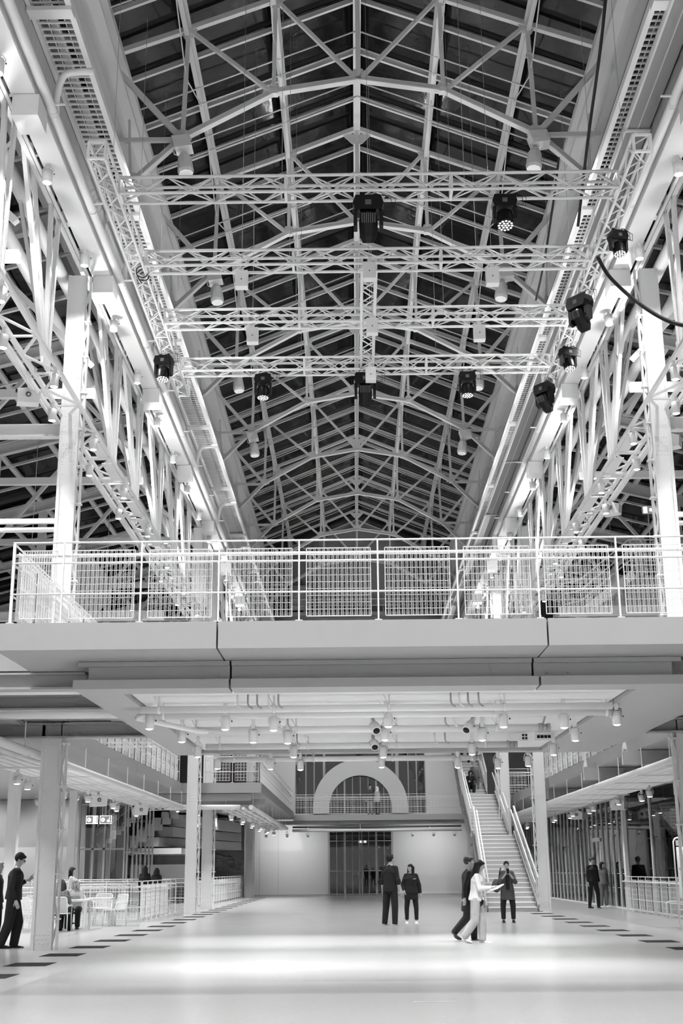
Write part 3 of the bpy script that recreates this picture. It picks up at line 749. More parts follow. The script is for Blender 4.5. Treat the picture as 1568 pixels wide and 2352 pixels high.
# ================================================================== FOOTBRIDGE ACROSS THE HALL
def bridge():
    t = thing('footbridge', 'broad pale grey footbridge deck crossing the hall above head height', 'bridge')
    j1, j2 = -2.10, 2.37
    for i, (a, b) in enumerate(((-5.1, j1-.012), (j1+.012, j2-.012), (j2+.012, 5.6))):
        MB().box(a, b, 16.7, 28.3, 4.33, 4.70).build('deck_panel', SLAB, t)
    for a, b in ((-4.05, -2.03), (-2.0, 2.28), (2.31, 4.28)):
        MB().box(a, b, 17.79, 28.0, 4.06, 4.325).build('beam_casing', SLAB, t)
        MB().box(a-(.14 if a < -4 else 0), b+(.12 if b > 4 else 0), 17.72, 17.80, 4.26, 4.325).build('upper_lip', SLAB, t)
    for a, b in ((-4.24, -2.03), (-2.0, 2.36), (2.39, 5.2)):
        MB().box(a, b, 17.66, 18.22, 3.93, 4.06).build('soffit_border', SLAB, t)
    for a, b in ((-4.24, -3.62), (3.84, 5.2)): MB().box(a, b, 18.22, 28.3, 3.93, 4.06).build('soffit_border', SLAB, t)
    MB().box(-3.62, 3.84, 27.9, 28.3, 3.93, 4.06).build('soffit_border', SLAB, t)
    for a, b in ((18.24, 21.2), (21.22, 24.4), (24.42, 27.88)): MB().box(-3.6, 3.82, a, b, 4.0, 4.055).build('soffit_panel', SOFFIT, t)
    MB().box(4.30, 5.6, 18.0, 28.0, 4.06, 4.325).build('beam_casing', SLAB, t)
    r = MB()
    for x in (-2.2, -1.9, 2.5, 2.8):
        for z in (4.12, 4.26): r.tube((x, 17.785, z), (x, 17.75, z), .012, 8)
    r.build('bolt_caps', MIDG, t)
bridge()
def wire_panel(mb, p, q, z0, z1, nv, nh, r=.0035, fr=.012):
    """mesh panel between plan points p and q"""
    p = V((p[0], p[1], 0)); q = V((q[0], q[1], 0)); Z = V((0,0,1))
    for a, b in ((p+Z*z0, q+Z*z0), (p+Z*z1, q+Z*z1), (p+Z*z0, p+Z*z1), (q+Z*z0, q+Z*z1)): mb.bar(a, b, fr, fr)
    for i in range(1, nv):
        c = p.lerp(q, (i+(.22 if i % 2 else -.1))/nv); mb.bar(c+Z*z0, c+Z*z1, r*2, r*2)
    for i in range(1, nh):
        z = z0+(z1-z0)*i/nh; mb.bar(p+Z*z, q+Z*z, r*2, r*2)
def railing(label, pts, z, h=1.14, sp=1.09, rails=(1.0, .745, .36), hand=.86, inward=(0, .1), nv=28, nh=10, off=0.0, posts=None, wr=.003, group=None):
    t = thing('railing', label, 'railing', group=group)
    P_ = [V((a, b, 0)) for a, b in pts]; Z = V((0,0,1)); iv = V((inward[0], inward[1], 0))
    if True:
        for k in rails:
            MB().path([p+Z*(z+h*k) for p in P_], .013, 8).build('rail', WHITE, t)
        MB().path([p+iv+Z*(z+h*hand) for p in P_], .024, 10).build('handrail', PIPE, t)
    first = True
    for a, b in zip(P_[:-1], P_[1:]):
        L = (b-a).length; n = max(1, round(L/sp)); d = (b-a).normalized()
        xs = [a+d*(L*i/n) for i in range(n+1)]
        if posts is not None and first: xs = [V((x, a.y, 0)) for x in posts]
        for c in xs:
            pb = MB().bar(c+Z*z, c+Z*(z+h), .035, .022, up=(1,0,0)); pb.bar(c+Z*(z+h*hand), c+iv+Z*(z+h*hand), .012, .012); pb.box(c.x-.05, c.x+.05, c.y-.05, c.y+.05, z, z+.012)
            pb.build('post', WHITE, t)
        g = .1
        for c0, c1 in zip(xs[:-1], xs[1:]):
            m_ = MB(); wire_panel(m_, c0+d*g+iv*.5, c1-d*g+iv*.5, z+.08, z+h*.91, nv, nh, wr); m_.build('mesh_panel', WHITE, t)
        first = False
    return t
railing('white railing with wire mesh panels along the front of the footbridge', [(-4.96, 16.75), (5.55, 16.75)], 4.70, posts=[-4.93, -4.25, -3.168, -2.098, -.994, .09, 1.179, 2.284, 3.376, 4.48, 5.5])
railing('white mesh railing along the left side of the footbridge', [(-4.96, 16.8), (-4.96, 24.5)], 4.70, inward=(.1, 0))
railing('white mesh railing along the rear edge of the footbridge', [(-4.9, 28.2), (5.5, 28.2)], 4.70, inward=(0, -.1))
# pipes and lamps below the footbridge
def upipe(label, y, x0, x1, z, r, valve=True, bend=False):
    t = thing('service_pipe', label, 'pipe', (0, y, z), group='pipes below the footbridge')
    MB().tube((x0, 0, 0), (x1, 0, 0), r, 16).build('pipe_barrel', PIPE, t)
    x = x0+.25
    while x < x1: MB().tube((x, 0, 0), (x+.05, 0, 0), r+.008, 16).bar((x+.025, 0, r-.02), (x+.025, 0, 4.0-z), .03, .012).bar((x+.025, 0, r-.02), (x-.06, 0, 4.0-z), .012, .012).build('hanger', WHITE, t); x += 1.75
    if bend: MB().path([(x0, 0, 0), (x0-.12, .02, 0), (x0-.16, .12, -.01), (x0+.5, 1.9, -.02), (x0+.66, 2.1, -.02), (x0+.8, 2.14, 0)], r*.8, 12).build('bend', PIPE, t)
    if valve:
        v_ = MB().tube((x1, 0, 0), (x1+.06, 0, 0), r*1.25, 12).tube((x1+.06, 0, 0), (x1+.15, 0, 0), r*1.0, 12).tube((x1+.15, 0, 0), (x1+.2, 0, 0), r*1.2, 12).bar((x1+.08, 0, r), (x1+.12, 0, r+.12), .03, .03).bar((x1+.11, 0, r+.1), (x1+.17, 0, r+.2), .025, .025)
        v_.build('valve', MIDG, t)
upipe('white lagged pipe below the footbridge, uppermost of the front pair', 19.05, -3.5, 3.65, 3.80, .055, False)
upipe('white lagged pipe with a grey valve, lower of the front pair below the footbridge', 19.86, -3.55, 3.75, 3.80, .055, True, True)
upipe('white pipe with a grey end valve, third row back below the footbridge', 22.0, -3.3, 2.95, 3.80, .06)
upipe('white pipe with a grey end valve, fourth row back below the footbridge', 25.0, -3.2, 2.75, 3.80, .06)
upipe('white pipe at the rear edge below the footbridge', 28.0, -3.2, 2.35, 3.80, .06)
rows = [('front row', 19.9, [-3.49, -2.29, -1.53, .277, 2.09, 3.04, 3.87]), ('second row', 22.0, [-3.26, -2.02, -1.42, .27, 1.96, 3.57]),
        ('third row', 25.0, [-3.35, -1.46, .305, 2.05, 3.65]), ('rear row', 28.0, [-3.28, -2.11, -1.455, .33, 2.0, 2.88, 3.55])]
o = None
NTH = ['first', 'second', 'third', 'fourth', 'fifth', 'sixth', 'seventh']
for rn, y, xs in rows:
    for i, x in enumerate(xs):
        lab = 'white cylinder spotlight below the footbridge, %s from the left in the %s' % (NTH[i], rn)
        if o is None: o = spot('spotlight', lab, 'spotlights below the footbridge', P_UNDER, 1.6, lens_r=.06, h=.21); o.location = (x, y-.06, 3.93)
        else: dup(o, (x, y-.06, 3.93-.02*((i*7) % 3)), lab)
for lab, x, y, rz in (('white spotlight with a black lens turned to the camera, left of centre below the footbridge', .07, 22.0, .2), ('white spotlight with a black lens, right of centre below the footbridge', 1.79, 22.0, -.5), ('white spotlight with a black lens, lower one near the middle', .11, 25.0, .1)):
    s_ = spot('spotlight', lab, 'black-lensed spotlights below the footbridge', 0, 1, .065, True, .21, light=False); s_.location = (x, y-.08, 3.92)
    s_.rotation_euler = (-.95, 0, rz)
for i, (x, y) in enumerate([(-2.02, 18.9), (-1.86, 18.9), (-1.72, 18.9), (-1.55, 18.9), (-1.4, 18.9), (1.2, 18.9), (1.33, 18.9), (1.46, 18.9), (1.62, 18.9), (-1.55, 21.6), (-1.4, 21.6), (1.3, 21.6), (1.45, 21.6), (-1.5, 24.6), (-1.38, 24.6), (1.3, 24.6), (1.5, 24.6)]):
    o2 = MB().path([(0, 0, .22), (0, 0, .08), (.02, 0, .03), (.07, 0, .0)], .014, 8).build('conduit_drop', MIDG if i % 3 else WHITE, None, (x, y, 3.79))
    tag(o2, 'short grey conduit bend dropping from the footbridge soffit, %s row, %s' % ({18.9: 'front', 21.6: 'second', 24.6: 'third'}[y], ('left cluster' if x < 0 else 'right cluster')+', %s' % NTH[min(6, [q for q in range(17) if True].index(i) % 5)]), 'conduit', 'conduit drops')
t = thing('socket_box', 'white box with four black sockets under the footbridge on the right', 'socket box', (3.25, 24.6, 3.83))
MB().box(0, .34, 0, .08, 0, .14).build('casing', WHITE, t)
for i in range(4): MB().box(.04+.07*i, .095+.07*i, -.012, 0, .045, .1).build('socket', BLACKP, t)
t = thing('socket_box', 'white box with a two by two block of black sockets beside it', 'socket box', (2.75, 24.6, 3.83))
MB().box(0, .36, 0, .08, 0, .14).build('casing', WHITE, t)
for i in range(2):
    for j in range(2): MB().box(.25+.06*i, .29+.06*i, -.012, 0, .025+.06*j, .065+.06*j).build('socket', BLACKP, t)
# side connections of the bridge to the galleries
for s in (-1, 1):
    e = 5.1 if s < 0 else 5.6
    for i, (y, z0, z1, d) in enumerate(((18.75, 4.07, 4.32, .3), (21.2, 4.07, 4.32, .3), (25.35, 4.03, 4.32, .3))):
        b = MB(); xa, xb = sorted((s*(4.28 if s < 0 else 5.62), s*8.6)); b.box(xa, xb, y-d/2, y+d/2, z0, z0+.03).box(xa, xb, y-.02, y+.02, z0+.03, z1-.03).box(xa, xb, y-d/2, y+d/2, z1-.03, z1)
        tag(b.build('support_beam', SLAB), 'pale I-beam joining the footbridge to the %s gallery, %s' % (SIDE[s], cam_ord(i)), 'beam', 'beams beside the footbridge')
    for i, (y, r) in enumerate(((19.3, .10), (22.3, .10), (22.9, .05))):
        o2 = MB().tube((s*(4.28 if s < 0 else 5.65), 0, 0), (s*9, 0, 0), r, 16).build('cross_pipe', PIPE, None, (0, y, 4.18)); tag(o2, 'white pipe running from the footbridge to the %s gallery, %s' % (SIDE[s], cam_ord(i)), 'pipe', 'pipes beside the footbridge')

for s in (-1, 1):
    struct('floor_upper_side', MB().box(*sorted((s*(5.12 if s < 0 else 5.62), s*6.9)), 18.7, 28.3, 4.36, 4.68), SLAB)
# ================================================================== GALLERY EDGES
railing('white mesh railing along the left gallery edge', [(-6.98, 27.0), (-6.98, 48.6)], 4.68, inward=(-.1, 0), nv=14, nh=8, wr=.005)
railing('white mesh railing on the front of the deeper left gallery', [(-6.0, 48.75), (-3.92, 48.75)], 4.68, nv=14, nh=8, wr=.006)
railing('white mesh railing along the inner edge of the deeper left gallery', [(-3.92, 48.75), (-3.92, 73.9)], 4.68, inward=(-.1, 0), nv=10, nh=5, wr=.006)
railing('white mesh railing across the far bridge below the arch', [(-3.85, 74.05), (5.8, 74.05)], 4.50, sp=1.9, inward=(0, .1), nv=18, nh=9, wr=.006)
railing('white mesh railing along the right gallery edge', [(6.98, 22.0), (6.98, 49.0)], 4.68, inward=(.1, 0), nv=12, nh=7, wr=.005)
for i, y in enumerate((27.2, 32.1, 37.7, 47.7)):
    t = thing('gallery_bracket', 'pale bracket beam below the right gallery edge, %s' % cam_ord(i), 'beam', (6.5, y, 3.93), group='bracket beams below the right gallery')
    MB().box(0, 7, -.12, .12, 0, .34).build('beam', SLAB, t)
    MB().prism([(-.02, 0), (.15, 0), (.12, .40), (.085, .60), (.08, 1.1), (.05, 1.1), (.045, .6), (0, .40)], 'y', -.03, .03).build('hanger_plate', WHITE, t)
    MB().tube((.06, -.07, .42), (.06, .07, .42), .04, 12).build('pin', WHITE, t)
t = thing('gallery_beams', 'pair of pale stepped beams under the corner of the deeper left gallery', 'beam', (-8.5, 48.9, 3.7))
MB().box(0, 4.25, 0, .3, .33, .58).build('beam', SLAB, t); MB().box(.5, 4.75, .9, 1.2, .2, .42).build('beam', SLAB, t)
# pipe bundles below the galleries
def bundle(label, xs, y0, y1, z, r=.055, r0=.09):
    t = thing('pipe_bundle', label, 'pipes')
    for i, x in enumerate(xs): MB().tube((x, y0, z-(.0 if i else -.04)), (x, y1, z-(.0 if i else -.04)), r if i else r0, 12).build('pipe_barrel', PIPE, t)
    y = y0+1; lo, hi = min(xs), max(xs)
    while y < y1:
        MB().box(lo-.12, hi+.12, y, y+.03, z-r-.03, z-r).bar((xs[0], y+.015, z-r-.02), (xs[0], y+.015, 4.3), .02, .02).bar((xs[-1], y+.015, z-r-.02), (xs[-1], y+.015, 4.3), .02, .02).build('pipe_hanger', WHITE, t); y += 2.85
bundle('bundle of six parallel white pipes below the left gallery', [-6.72, -7.0, -7.25, -7.5, -7.75, -8.0], 18, 47.6, 3.70)
bundle('bundle of white pipes below the deeper left gallery', [-4.2, -4.5, -4.75, -5.0, -5.25], 48.3, 73.6, 3.70)
bundle('bundle of six parallel white pipes below the right gallery', [6.85, 7.12, 7.4, 7.68, 7.95, 8.2], 22, 75, 3.70)
tag(MB().path([(-7.3, 47.3, 3.72), (-6.75, 47.6, 3.74), (-6.4, 47.9, 3.74), (-5.0, 48.1, 3.74), (-4.6, 48.2, 3.74)], .09, 12).build('service_pipe', PIPE), 'white pipe bending across between the two left pipe bundles', 'pipe')
tag(MB().tube((-3.9, 73.8, 3.62), (5.8, 73.8, 3.62), .08, 12).bar((-3, 73.85, 3.62), (-3, 74.3, 4.0), .03, .03).bar((0, 73.85, 3.62), (0, 74.3, 4.0), .03, .03).bar((4, 73.85, 3.62), (4, 74.3, 4.0), .03, .03).build('service_pipe', PIPE), 'white pipe along the front edge of the far bridge', 'pipe')
tag(MB().tube((-3.9, 74.1, 3.82), (5.8, 74.1, 3.82), .05, 12).build('service_pipe', DARKG), 'dark rail above the pipe of the far bridge', 'rail')
spots('spotlight', 'small white spotlight below the left pipe bundle, %s', 'spotlights below the left pipes', P_SIDE, 2.0, [(-8.0+.25*(k % 2), 22.5+1.9*k, 3.62) for k in range(13)], lens_r=.07, h=.17)
spots('spotlight', 'small white spotlight below the deeper left pipe bundle, %s', 'spotlights below the deeper left pipes', P_SIDE*1.6, 2.0, [(-5.0+.25*(k % 2), 49+2.4*k, 3.6) for k in range(10)], lens_r=.075, h=.17)
spots('spotlight', 'small white spotlight below the right pipe bundle, %s', 'spotlights below the right pipes', P_SIDE, 2.0, [(8.2-.25*(k % 2), 25+2.15*k, 3.62) for k in range(20)], lens_r=.075, h=.17)
spots('spotlight', 'added white spotlight in the ceiling brightening the cafe, %s', 'added cafe ceiling spotlights', 520, 2.4, [(-10.5-(k % 3)*2.0, 29+3.0*k, 4.26) for k in range(7)], lens_r=.07, h=.14)  # added ceiling lamps, fill light for the dark cafe side
spots('spotlight', 'small white spotlight in front of the stepped terraces, %s', 'terrace spotlights', 360, 2.4, [(-8.6+.4*k, 53.0+4.2*k, 4.26) for k in range(5)], lens_r=.07, h=.14)
def projector(label, loc, rz):
    t = thing('ceiling_projector', label, 'projector', loc, rz, 'white boxy projectors')
    MB().prism([(-.22, -.32), (.22, -.30), (.25, -.06), (.05, .02), (-.22, -.02)], 'y', -.14, .14).build('casing', WHITE, t)
    MB().lathe([(.055, 0), (.055, .02), (.03, .022)], (0, -.14, -.14), (0,-1,0), 14).build('pivot_ring', DARKG, t); MB().lathe([(.03, .0), (.02, .035)], (0, -.14, -.14), (0,-1,0), 14).build('pivot_cap', WHITE, t)
    MB().box(-.03, .03, -.02, .02, -.02, .14).build('arm', WHITE, t); MB().box(-.26, -.22, -.03, .03, -.06, .0).build('knob', BLACKP, t)
projector('white boxy projector below the left pipe bundle, nearer one', (-7.6, 36.5, 3.55), .4)
projector('white boxy projector below the left pipe bundle, farther one', (-7.4, 42.5, 3.55), .4)
projector('white boxy projector below the right pipe bundle, nearest the camera', (8.2, 33.0, 3.55), -.6)
projector('white boxy projector below the right pipe bundle, beside the brightest lamp', (8.25, 41.5, 3.55), -.6)
projector('white boxy projector below the right pipe bundle, near the staircase column', (8.3, 49.5, 3.55), -.6)
projector('white boxy projector on the left lattice girder close to the front column', (-6.9, 24.0, 11.0), .3)
projector('white boxy projector on the right lattice girder, upper of two', (7.0, 27.0, 10.9), -.5)
projector('white boxy projector on the right lattice girder, lower of two', (6.75, 32.5, 10.9), -.5)

# ================================================================== FLOOR GRILLES
g0 = MB().box(-.34, .34, -.40, .40, 0, .004).build('floor_grille', GRILLE, None, (-5.57, 19.13, 0)); tag(g0, 'thin dark strip set in the floor on the left, nearest the camera', 'floor strip', 'dark floor strips on the left')
for k in range(1, 23): dup(g0, (-5.57, 19.13+2.374*k, 0), 'thin dark strip set in the floor on the left, %s' % cam_ord(k))
g1 = dup(g0, (5.86, 22.02, 0), 'thin dark strip set in the floor on the right, nearest the camera', group='dark floor strips on the right')
for k in range(1, 13): dup(g1, (5.86, 22.02+2.374*k, 0), 'thin dark strip set in the floor on the right, %s' % cam_ord(k))
tag(MB().box(-.25, .25, -.06, .06, 0, .003).build('floor_box', MIDG, None, (.62, 15.1, 0)), 'small thin floor outlet cover at the bottom of the picture', 'floor box')

# ================================================================== GRAND STAIRCASE ON THE RIGHT
def stairs():
    t = thing('staircase', 'long straight white staircase rising away on the right', 'stairs')
    fl = [(45.4, 51.5, 0, 2.72, 17, 4.30, 6.0, 4.55, 6.0), (53.6, 58.3, 2.72, 4.68, 12, 4.62, 6.02, 4.68, 6.05), (59.6, 67.5, 4.68, 8.6, 24, 4.75, 5.8, 4.9, 5.9)]
    for (y0, y1, z0, z1, n, xa, xb, xc, xd) in fl:
        r = MB(); nz = MB(); dy = (y1-y0)/n; dz = (z1-z0)/n
        for i in range(n):
            f_ = i/n; a = xa+(xc-xa)*f_; b = xb+(xd-xb)*f_
            ys = y0+i*dy; zt = z0+(i+1)*dz
            r.box(a, b, ys, ys+dy+.05, zt-dz-.02 if i else z0, zt-.03); nz.box(a, b, ys-.03, ys+dy, zt-.03, zt)
        r.build('riser_flight', STEPR, t); nz.build('tread_nosings', STEPN, t)
        b = MB()
        for s_, x0, x1 in ((-1, xa, xc), (1, xb, xd)):
            p = V((x0+s_*.05, y0, z0+.08)); q = V((x1+s_*.05, y1, z1+.02)); b.bar(p, q, .06, .34)
        b.build('stringer', SLAB, t)
    for (y0, y1, z, xa, xb) in ((51.5, 53.6, 2.72, 4.5, 6.1), (58.3, 59.6, 4.68, 4.6, 6.9)): MB().box(xa, xb, y0, y1, z-.3, z).build('landing', SLAB, t)
    for s_ in (-1, 1):
        for (y0, y1, z0, z1, n, xa, xb, xc, xd) in fl:
            x0, x1 = (xa, xc) if s_ < 0 else (xb, xd); x0 += s_*.08; x1 += s_*.08
            rl = MB(); p = V((x0, y0, z0)); q = V((x1, y1, z1)); Z = V((0,0,1))
            for hh in (.35, .62, .88): rl.tube(p+Z*hh, q+Z*hh, .014, 8)
            rl.build('guard_rail', WHITE, t)
            hr = MB(); hr.tube(p+Z*1.12, q+Z*1.12, .035, 10); hr.tube(p+Z*.98+V((-s_*.12,0,0)), q+Z*.98+V((-s_*.12,0,0)), .03, 10); hr.build('handrail', STEPN, t)
            m_ = max(3, int((y1-y0)/.95))
            for i in range(m_+1):
                c = p.lerp(q, i/m_); MB().bar(c-Z*.1, c+Z*1.12, .04, .02, up=(1,0,0)).build('baluster', WHITE, t)
            w = MB(); k = 40
            for i in range(k): c = p.lerp(q, (i+.5)/k); w.bar(c+Z*.08, c+Z*1.0, .008, .008)
            w.build('wire_infill', WHITE, t)
    # stepped underside on the left
    st = MB()
    for i in range(17): f_ = i/17; st.box(4.16+.25*f_, 4.24+.25*f_, 45.4+i*.36, 45.4+(i+1)*.36, max(0, 2.72*f_-.30), 2.72*(i+1)/17)
    st.build('stepped_side', SLAB, t); st = MB()
    for i in range(12): f_ = i/12; st.box(4.50, 4.58, 53.6+i*.39, 53.6+(i+1)*.39, 2.72+1.96*f_-.38, 2.72+1.96*(i+1)/12)
    st.build('stepped_side', SLAB, t); st = MB()
    for i in range(24): f_ = i/24; st.box(4.62+.15*f_, 4.70+.15*f_, 59.6+i*.33, 59.6+(i+1)*.33, 4.68+3.92*f_-.38, 4.68+3.92*(i+1)/24)
    st.build('stepped_side', SLAB, t)
stairs()
railing('white mesh railing beside the upper stair landing on the right', [(6.3, 58.3), (9.0, 58.3)], 4.68, nv=14, nh=8, wr=.006)

# ================================================================== RIGHT GLASS WALL
def glasswall():
    x = 9.45
    struct('window_5', MB().box(x+.02, x+.03, 46.9, 76.5, .05, 3.93), GLASS)
    struct('window_6', MB().box(x+.02, x+.03, 24.0, 46.5, .05, 3.93), GLASS)
    m_ = MB(); y = 46.9
    while y < 76: m_.box(x-.03, x+.05, y-.022, y+.022, 0, 3.93); y += 1.02
    m_.box(x-.04, x+.06, 46.5, 76.5, 3.9, 3.98); m_.box(x-.04, x+.06, 24, 76.5, 0, .06)
    m_.box(x-.07, x+.07, 46.55, 46.85, 0, 4.0)
    for y in (29.5, 33.9, 38.3, 38.7, 42.5): m_.box(x-.03, x+.05, y-.04, y+.04, 0, 3.93)
    struct('trim_3', m_, WHITE)
    d = MB()   # framed door within the glazing, by the couple
    for y in (51.3, 52.9): d.box(x-.07, x-.03, y-.05, y+.05, 0, 2.55)
    d.box(x-.07, x-.03, 51.3, 52.9, 2.45, 2.6); d.box(x-.07, x-.03, 52.08, 52.12, 0, 2.5)
    dd = struct('door_2', d, WHITE); MB().box(x-.12, x-.07, 51.2, 51.26, .9, 1.5).build('door_handle', WHITE, dd)
    mk = MB()  # safety markings on the panes
    y = 47.3
    while y < 75:
        for z in (.72, 1.22): mk.box(x-.004, x, y-.13, y+.13, z, z+.018)
        y += 1.02
    struct('trim_4', mk, STEPN)
    # what lies behind
    struct('wall_side_right', MB().box(14.4, 14.6, 46.5, 76.5, 0, 4.28), GREYW)
    struct('wall_outer_side', MB().box(15.4, 15.6, 20, 46.5, 0, 4.28).box(9.6, 15.5, 46.5, 46.6, 0, 4.2), BLACKV)
    for i, (y, xx) in enumerate(((52, 11.5), (58.5, 12.5), (65, 11.5))):
        tag(MB().box(xx-.2, xx+.2, y-.2, y+.2, 0, 4.28).build('square_pillar', PALEW), 'pale square pillar behind the right glass wall, %s' % cam_ord(i), 'pillar', 'pillars behind the glass')
    t = thing('lamp_reflections', 'row of tiny glowing dots standing in for lamp reflections in the right glass wall', 'lights')  # glowing dots on a wire stand in for lamp reflections in the glass
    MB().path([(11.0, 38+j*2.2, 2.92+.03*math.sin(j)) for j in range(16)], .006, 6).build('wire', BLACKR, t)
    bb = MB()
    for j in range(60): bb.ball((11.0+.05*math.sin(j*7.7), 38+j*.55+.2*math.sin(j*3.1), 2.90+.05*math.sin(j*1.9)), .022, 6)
    tag(bb.build('reflection_dots', LENS, t), kind='stuff')
    spots('spotlight', 'small spotlight behind the right glass wall, %s', 'spotlights behind the glass', P_SIDE*2.5, 2.4, [(11.2+(k % 3)*.8, 36+4.3*k, 4.22) for k in range(8)], lens_r=.07, h=.16)
    t = thing('easel_frame', 'pale easel-like frame standing behind the right glass', 'frame', (10.2, 41.5, 0))
    MB().bar((-.45, 0, 0), (-.3, 0, 1.75), .05, .05).bar((.55, 0, 0), (.42, 0, 1.75), .05, .05).bar((-.32, 0, 1.75), (.45, 0, 1.75), .05, .07).bar((-.4, 0, 1.1), (.5, 0, 1.1), .05, .08).build('frame', SLAB, t)
    MB().lathe([(.4, 0), (.4, .03)], (.6, .1, .75), (0,1,0), 20).build('round_panel', MIDG, t)
glasswall()
railing('white mesh barrier in front of the right glass wall', [(9.2, 30.0), (9.2, 45.9)], 0.0, inward=(-.1, 0), nv=10, nh=6, wr=.005)
t = thing('notice_board', 'white framed notice board on tall legs at the right edge', 'notice board', (7.58, 32.0, 0))
fr = MB().path([(0, 0, .0), (0, 0, 2.05), (.04, 0, 2.12), (.1, 0, 2.14), (.9, 0, 2.14), (.97, 0, 2.1), (1.0, 0, 2.02), (1.0, 0, 0)], .02, 8); fr.bar((0, 0, .62), (1, 0, .62), .03, .03).bar((0, 0, .45), (1, 0, .45), .02, .02); fr.build('frame', WHITE, t)
MB().box(.06, .94, .0, .012, .72, 1.92).build('sheet', WCL, t); MB().box(.06, .94, .0, .012, 1.95, 2.08).build('header_strip', MIDG, t)
pr = MB()
for i, w_ in enumerate((.3, .26, .22)): pr.box(.12, .12+w_, -.004, 0, 1.80-.09*i, 1.845-.09*i)
pr.build('printed_lines', PALEW, t)
for i in range(2):
    tag(MB().path([(0, 0, 0), (0, 0, .4), (.03, 0, .45), (.09, 0, .47), (.55, 0, .47), (.61, 0, .45), (.64, 0, .4), (.64, 0, 0)], .018, 8).build('hoop_rail', WHITE, None, (8.85+.45*i, 38.6-1.6*i, 0)), 'low white hoop rail by the right barrier, %s' % ('left one' if i == 0 else 'right one at the picture edge'), 'hoop rail', 'hoop rails')

# ================================================================== LEFT SIDE: CAFE, BARRIERS, GLASS BOX, TERRACES
railing('white mesh barrier behind the cafe tables', [(-15, 39.0), (-6.7, 39.0)], 0.0, h=1.16, nv=18, nh=10, wr=.005)
railing('white mesh barrier along the hall on the left, nearer stretch', [(-6.66, 39.0), (-6.8, 45.8)], 0.0, h=1.16, inward=(-.12, 0), nv=14, nh=8, wr=.006)
railing('white mesh barrier turning away behind the nearer stretch', [(-14, 47.9), (-6.9, 47.9)], 0.0, h=1.16, sp=1.6, nv=18, nh=8, wr=.005)
railing('white mesh barrier along the hall on the left, farther stretch', [(-6.85, 52.0), (-6.6, 72.2)], 0.0, h=1.16, inward=(-.12, 0), nv=12, nh=6, wr=.006)
railing('white mesh barrier across the left aisle between the close pair of columns', [(-12, 51.6), (-6.9, 51.6)], 0.0, h=1.16, sp=1.6, nv=16, nh=8, wr=.005)
for i, (x, y, w) in enumerate(((-9.14, 33.3, .13), (-10.5, 46.5, .12), (-9.6, 39.6, .09))):
    tag(MB().box(-w, w, -w, w, 0, 4.3).box(-w-.02, -w, -w, w, 0, 4.3).box(w*.3, w*.36, -w-.01, w, 0, 4.3).build('square_post', WHITE, None, (x, y, 0)), ['slim white square post behind the man with a phone', 'slim white square post against the pale cafe wall', 'slim white square post beside the hanging signs'][i], 'post')
struct('wall_side_upper', MB().box(-21, -11.2, 52.0, 52.2, 2.42, 4.28), MIDG); struct('wall_side_lower', MB().box(-21, -11.2, 51.98, 52.2, 0, 2.42), PALEW)
def glassbox():
    b = MB(); y = 50.5
    xs = [-11.1, -10.55, -10.1, -9.55]
    for x in xs[:3]: b.box(x-.04, x+.04, y-.05, y+.05, 0, 4.25)
    for x in (-9.3, -9.2, -9.0, -8.85, -8.72, -8.55, -8.42, -8.3): b.box(x-.03, x+.03, y-.1+(x+9.3)*.6, y+(x+9.3)*.6, 0, 4.25)
    for z in (2.3, 4.0): b.box(-11.1, -9.3, y-.05, y+.05, z-.035, z+.035)
    b.box(-9.3, -8.3, y-.1, y+.5, 2.16, 2.2)
    struct('trim_5', b, SLAB)
    struct('window_7', MB().box(-11.1, -9.3, y, y+.01, 0, 4.2), GLASS)
    t = thing('slat_screen', 'pale screen of vertical slats behind the glass box on the left', 'screen', (0, 56, 0))
    for x in (-12.6, -12.2, -11.7, -11.35, -11.0): MB().box(x-.09, x+.09, 0, .1, 0, 4.25).build('slat', SLAB, t)
    struct('wall_inner_left', MB().box(-15, -10.4, 57, 57.2, 0, 4.28), DARKG)
    t = thing('side_stair', 'small stair with wire balustrade behind the glass on the left', 'stairs', (-11.2, 54.5, 0))
    s_ = MB()
    for i in range(9): s_.box(.2*i, .2*i+.25, 0, .9, 2.45+.17*i, 2.62+.17*i)
    s_.build('steps', SLAB, t)
    r = MB()
    for k_ in (.35, .7, 1.0): r.tube((0, -.03, 2.6+k_), (1.9, -.03, 4.1+k_), .014, 6)
    for k_ in range(9): r.bar((.22*k_, -.03, 2.55+.17*k_), (.22*k_, -.03, 3.65+.17*k_), .015, .015)
    r.build('balustrade', WHITE, t)
glassbox()
# stepped terraces (underside of the seating)
t = thing('stepped_terraces', 'stack of grey stepped terrace blocks behind the left columns', 'terraces', (0, 0, 0))
for i, (xl, z0, z1, yf) in enumerate(((-9.1, 3.42, 3.98, 60.0), (-10.2, 2.95, 3.42, 59.5), (-11.2, 2.5, 2.95, 59.0))):
    MB().prism([(xl, yf), (-8.1-.6*i, yf), (-6.6, 71.5), (xl, 71.5)], 'z', z0+.03, z1).build('terrace_block', GREYW if i % 2 else MIDG, t)
MB().box(-11.4, -8.2, 58.8, 66, 2.2, 2.46).build('soffit', SLAB, t)
s_ = MB()
for i in range(8): s_.box(-10.9+.36*i, -10.5+.36*i, 58.4, 58.6, 2.2+.26*i, 2.75+.26*i)
s_.build('stepped_edge', SLAB, t)
struct('wall_rear_left', MB().box(-14, -6.7, 74.5, 74.7, 0, 4.2).box(-12, -8.4, 66.0, 66.2, 0, 2.2), MIDG)
tag(MB().box(-10.9, -8.3, 61, 61.2, 1.0, 1.75).build('wall_panel', PALEW), 'pale panel below the stepped terraces', 'panel')

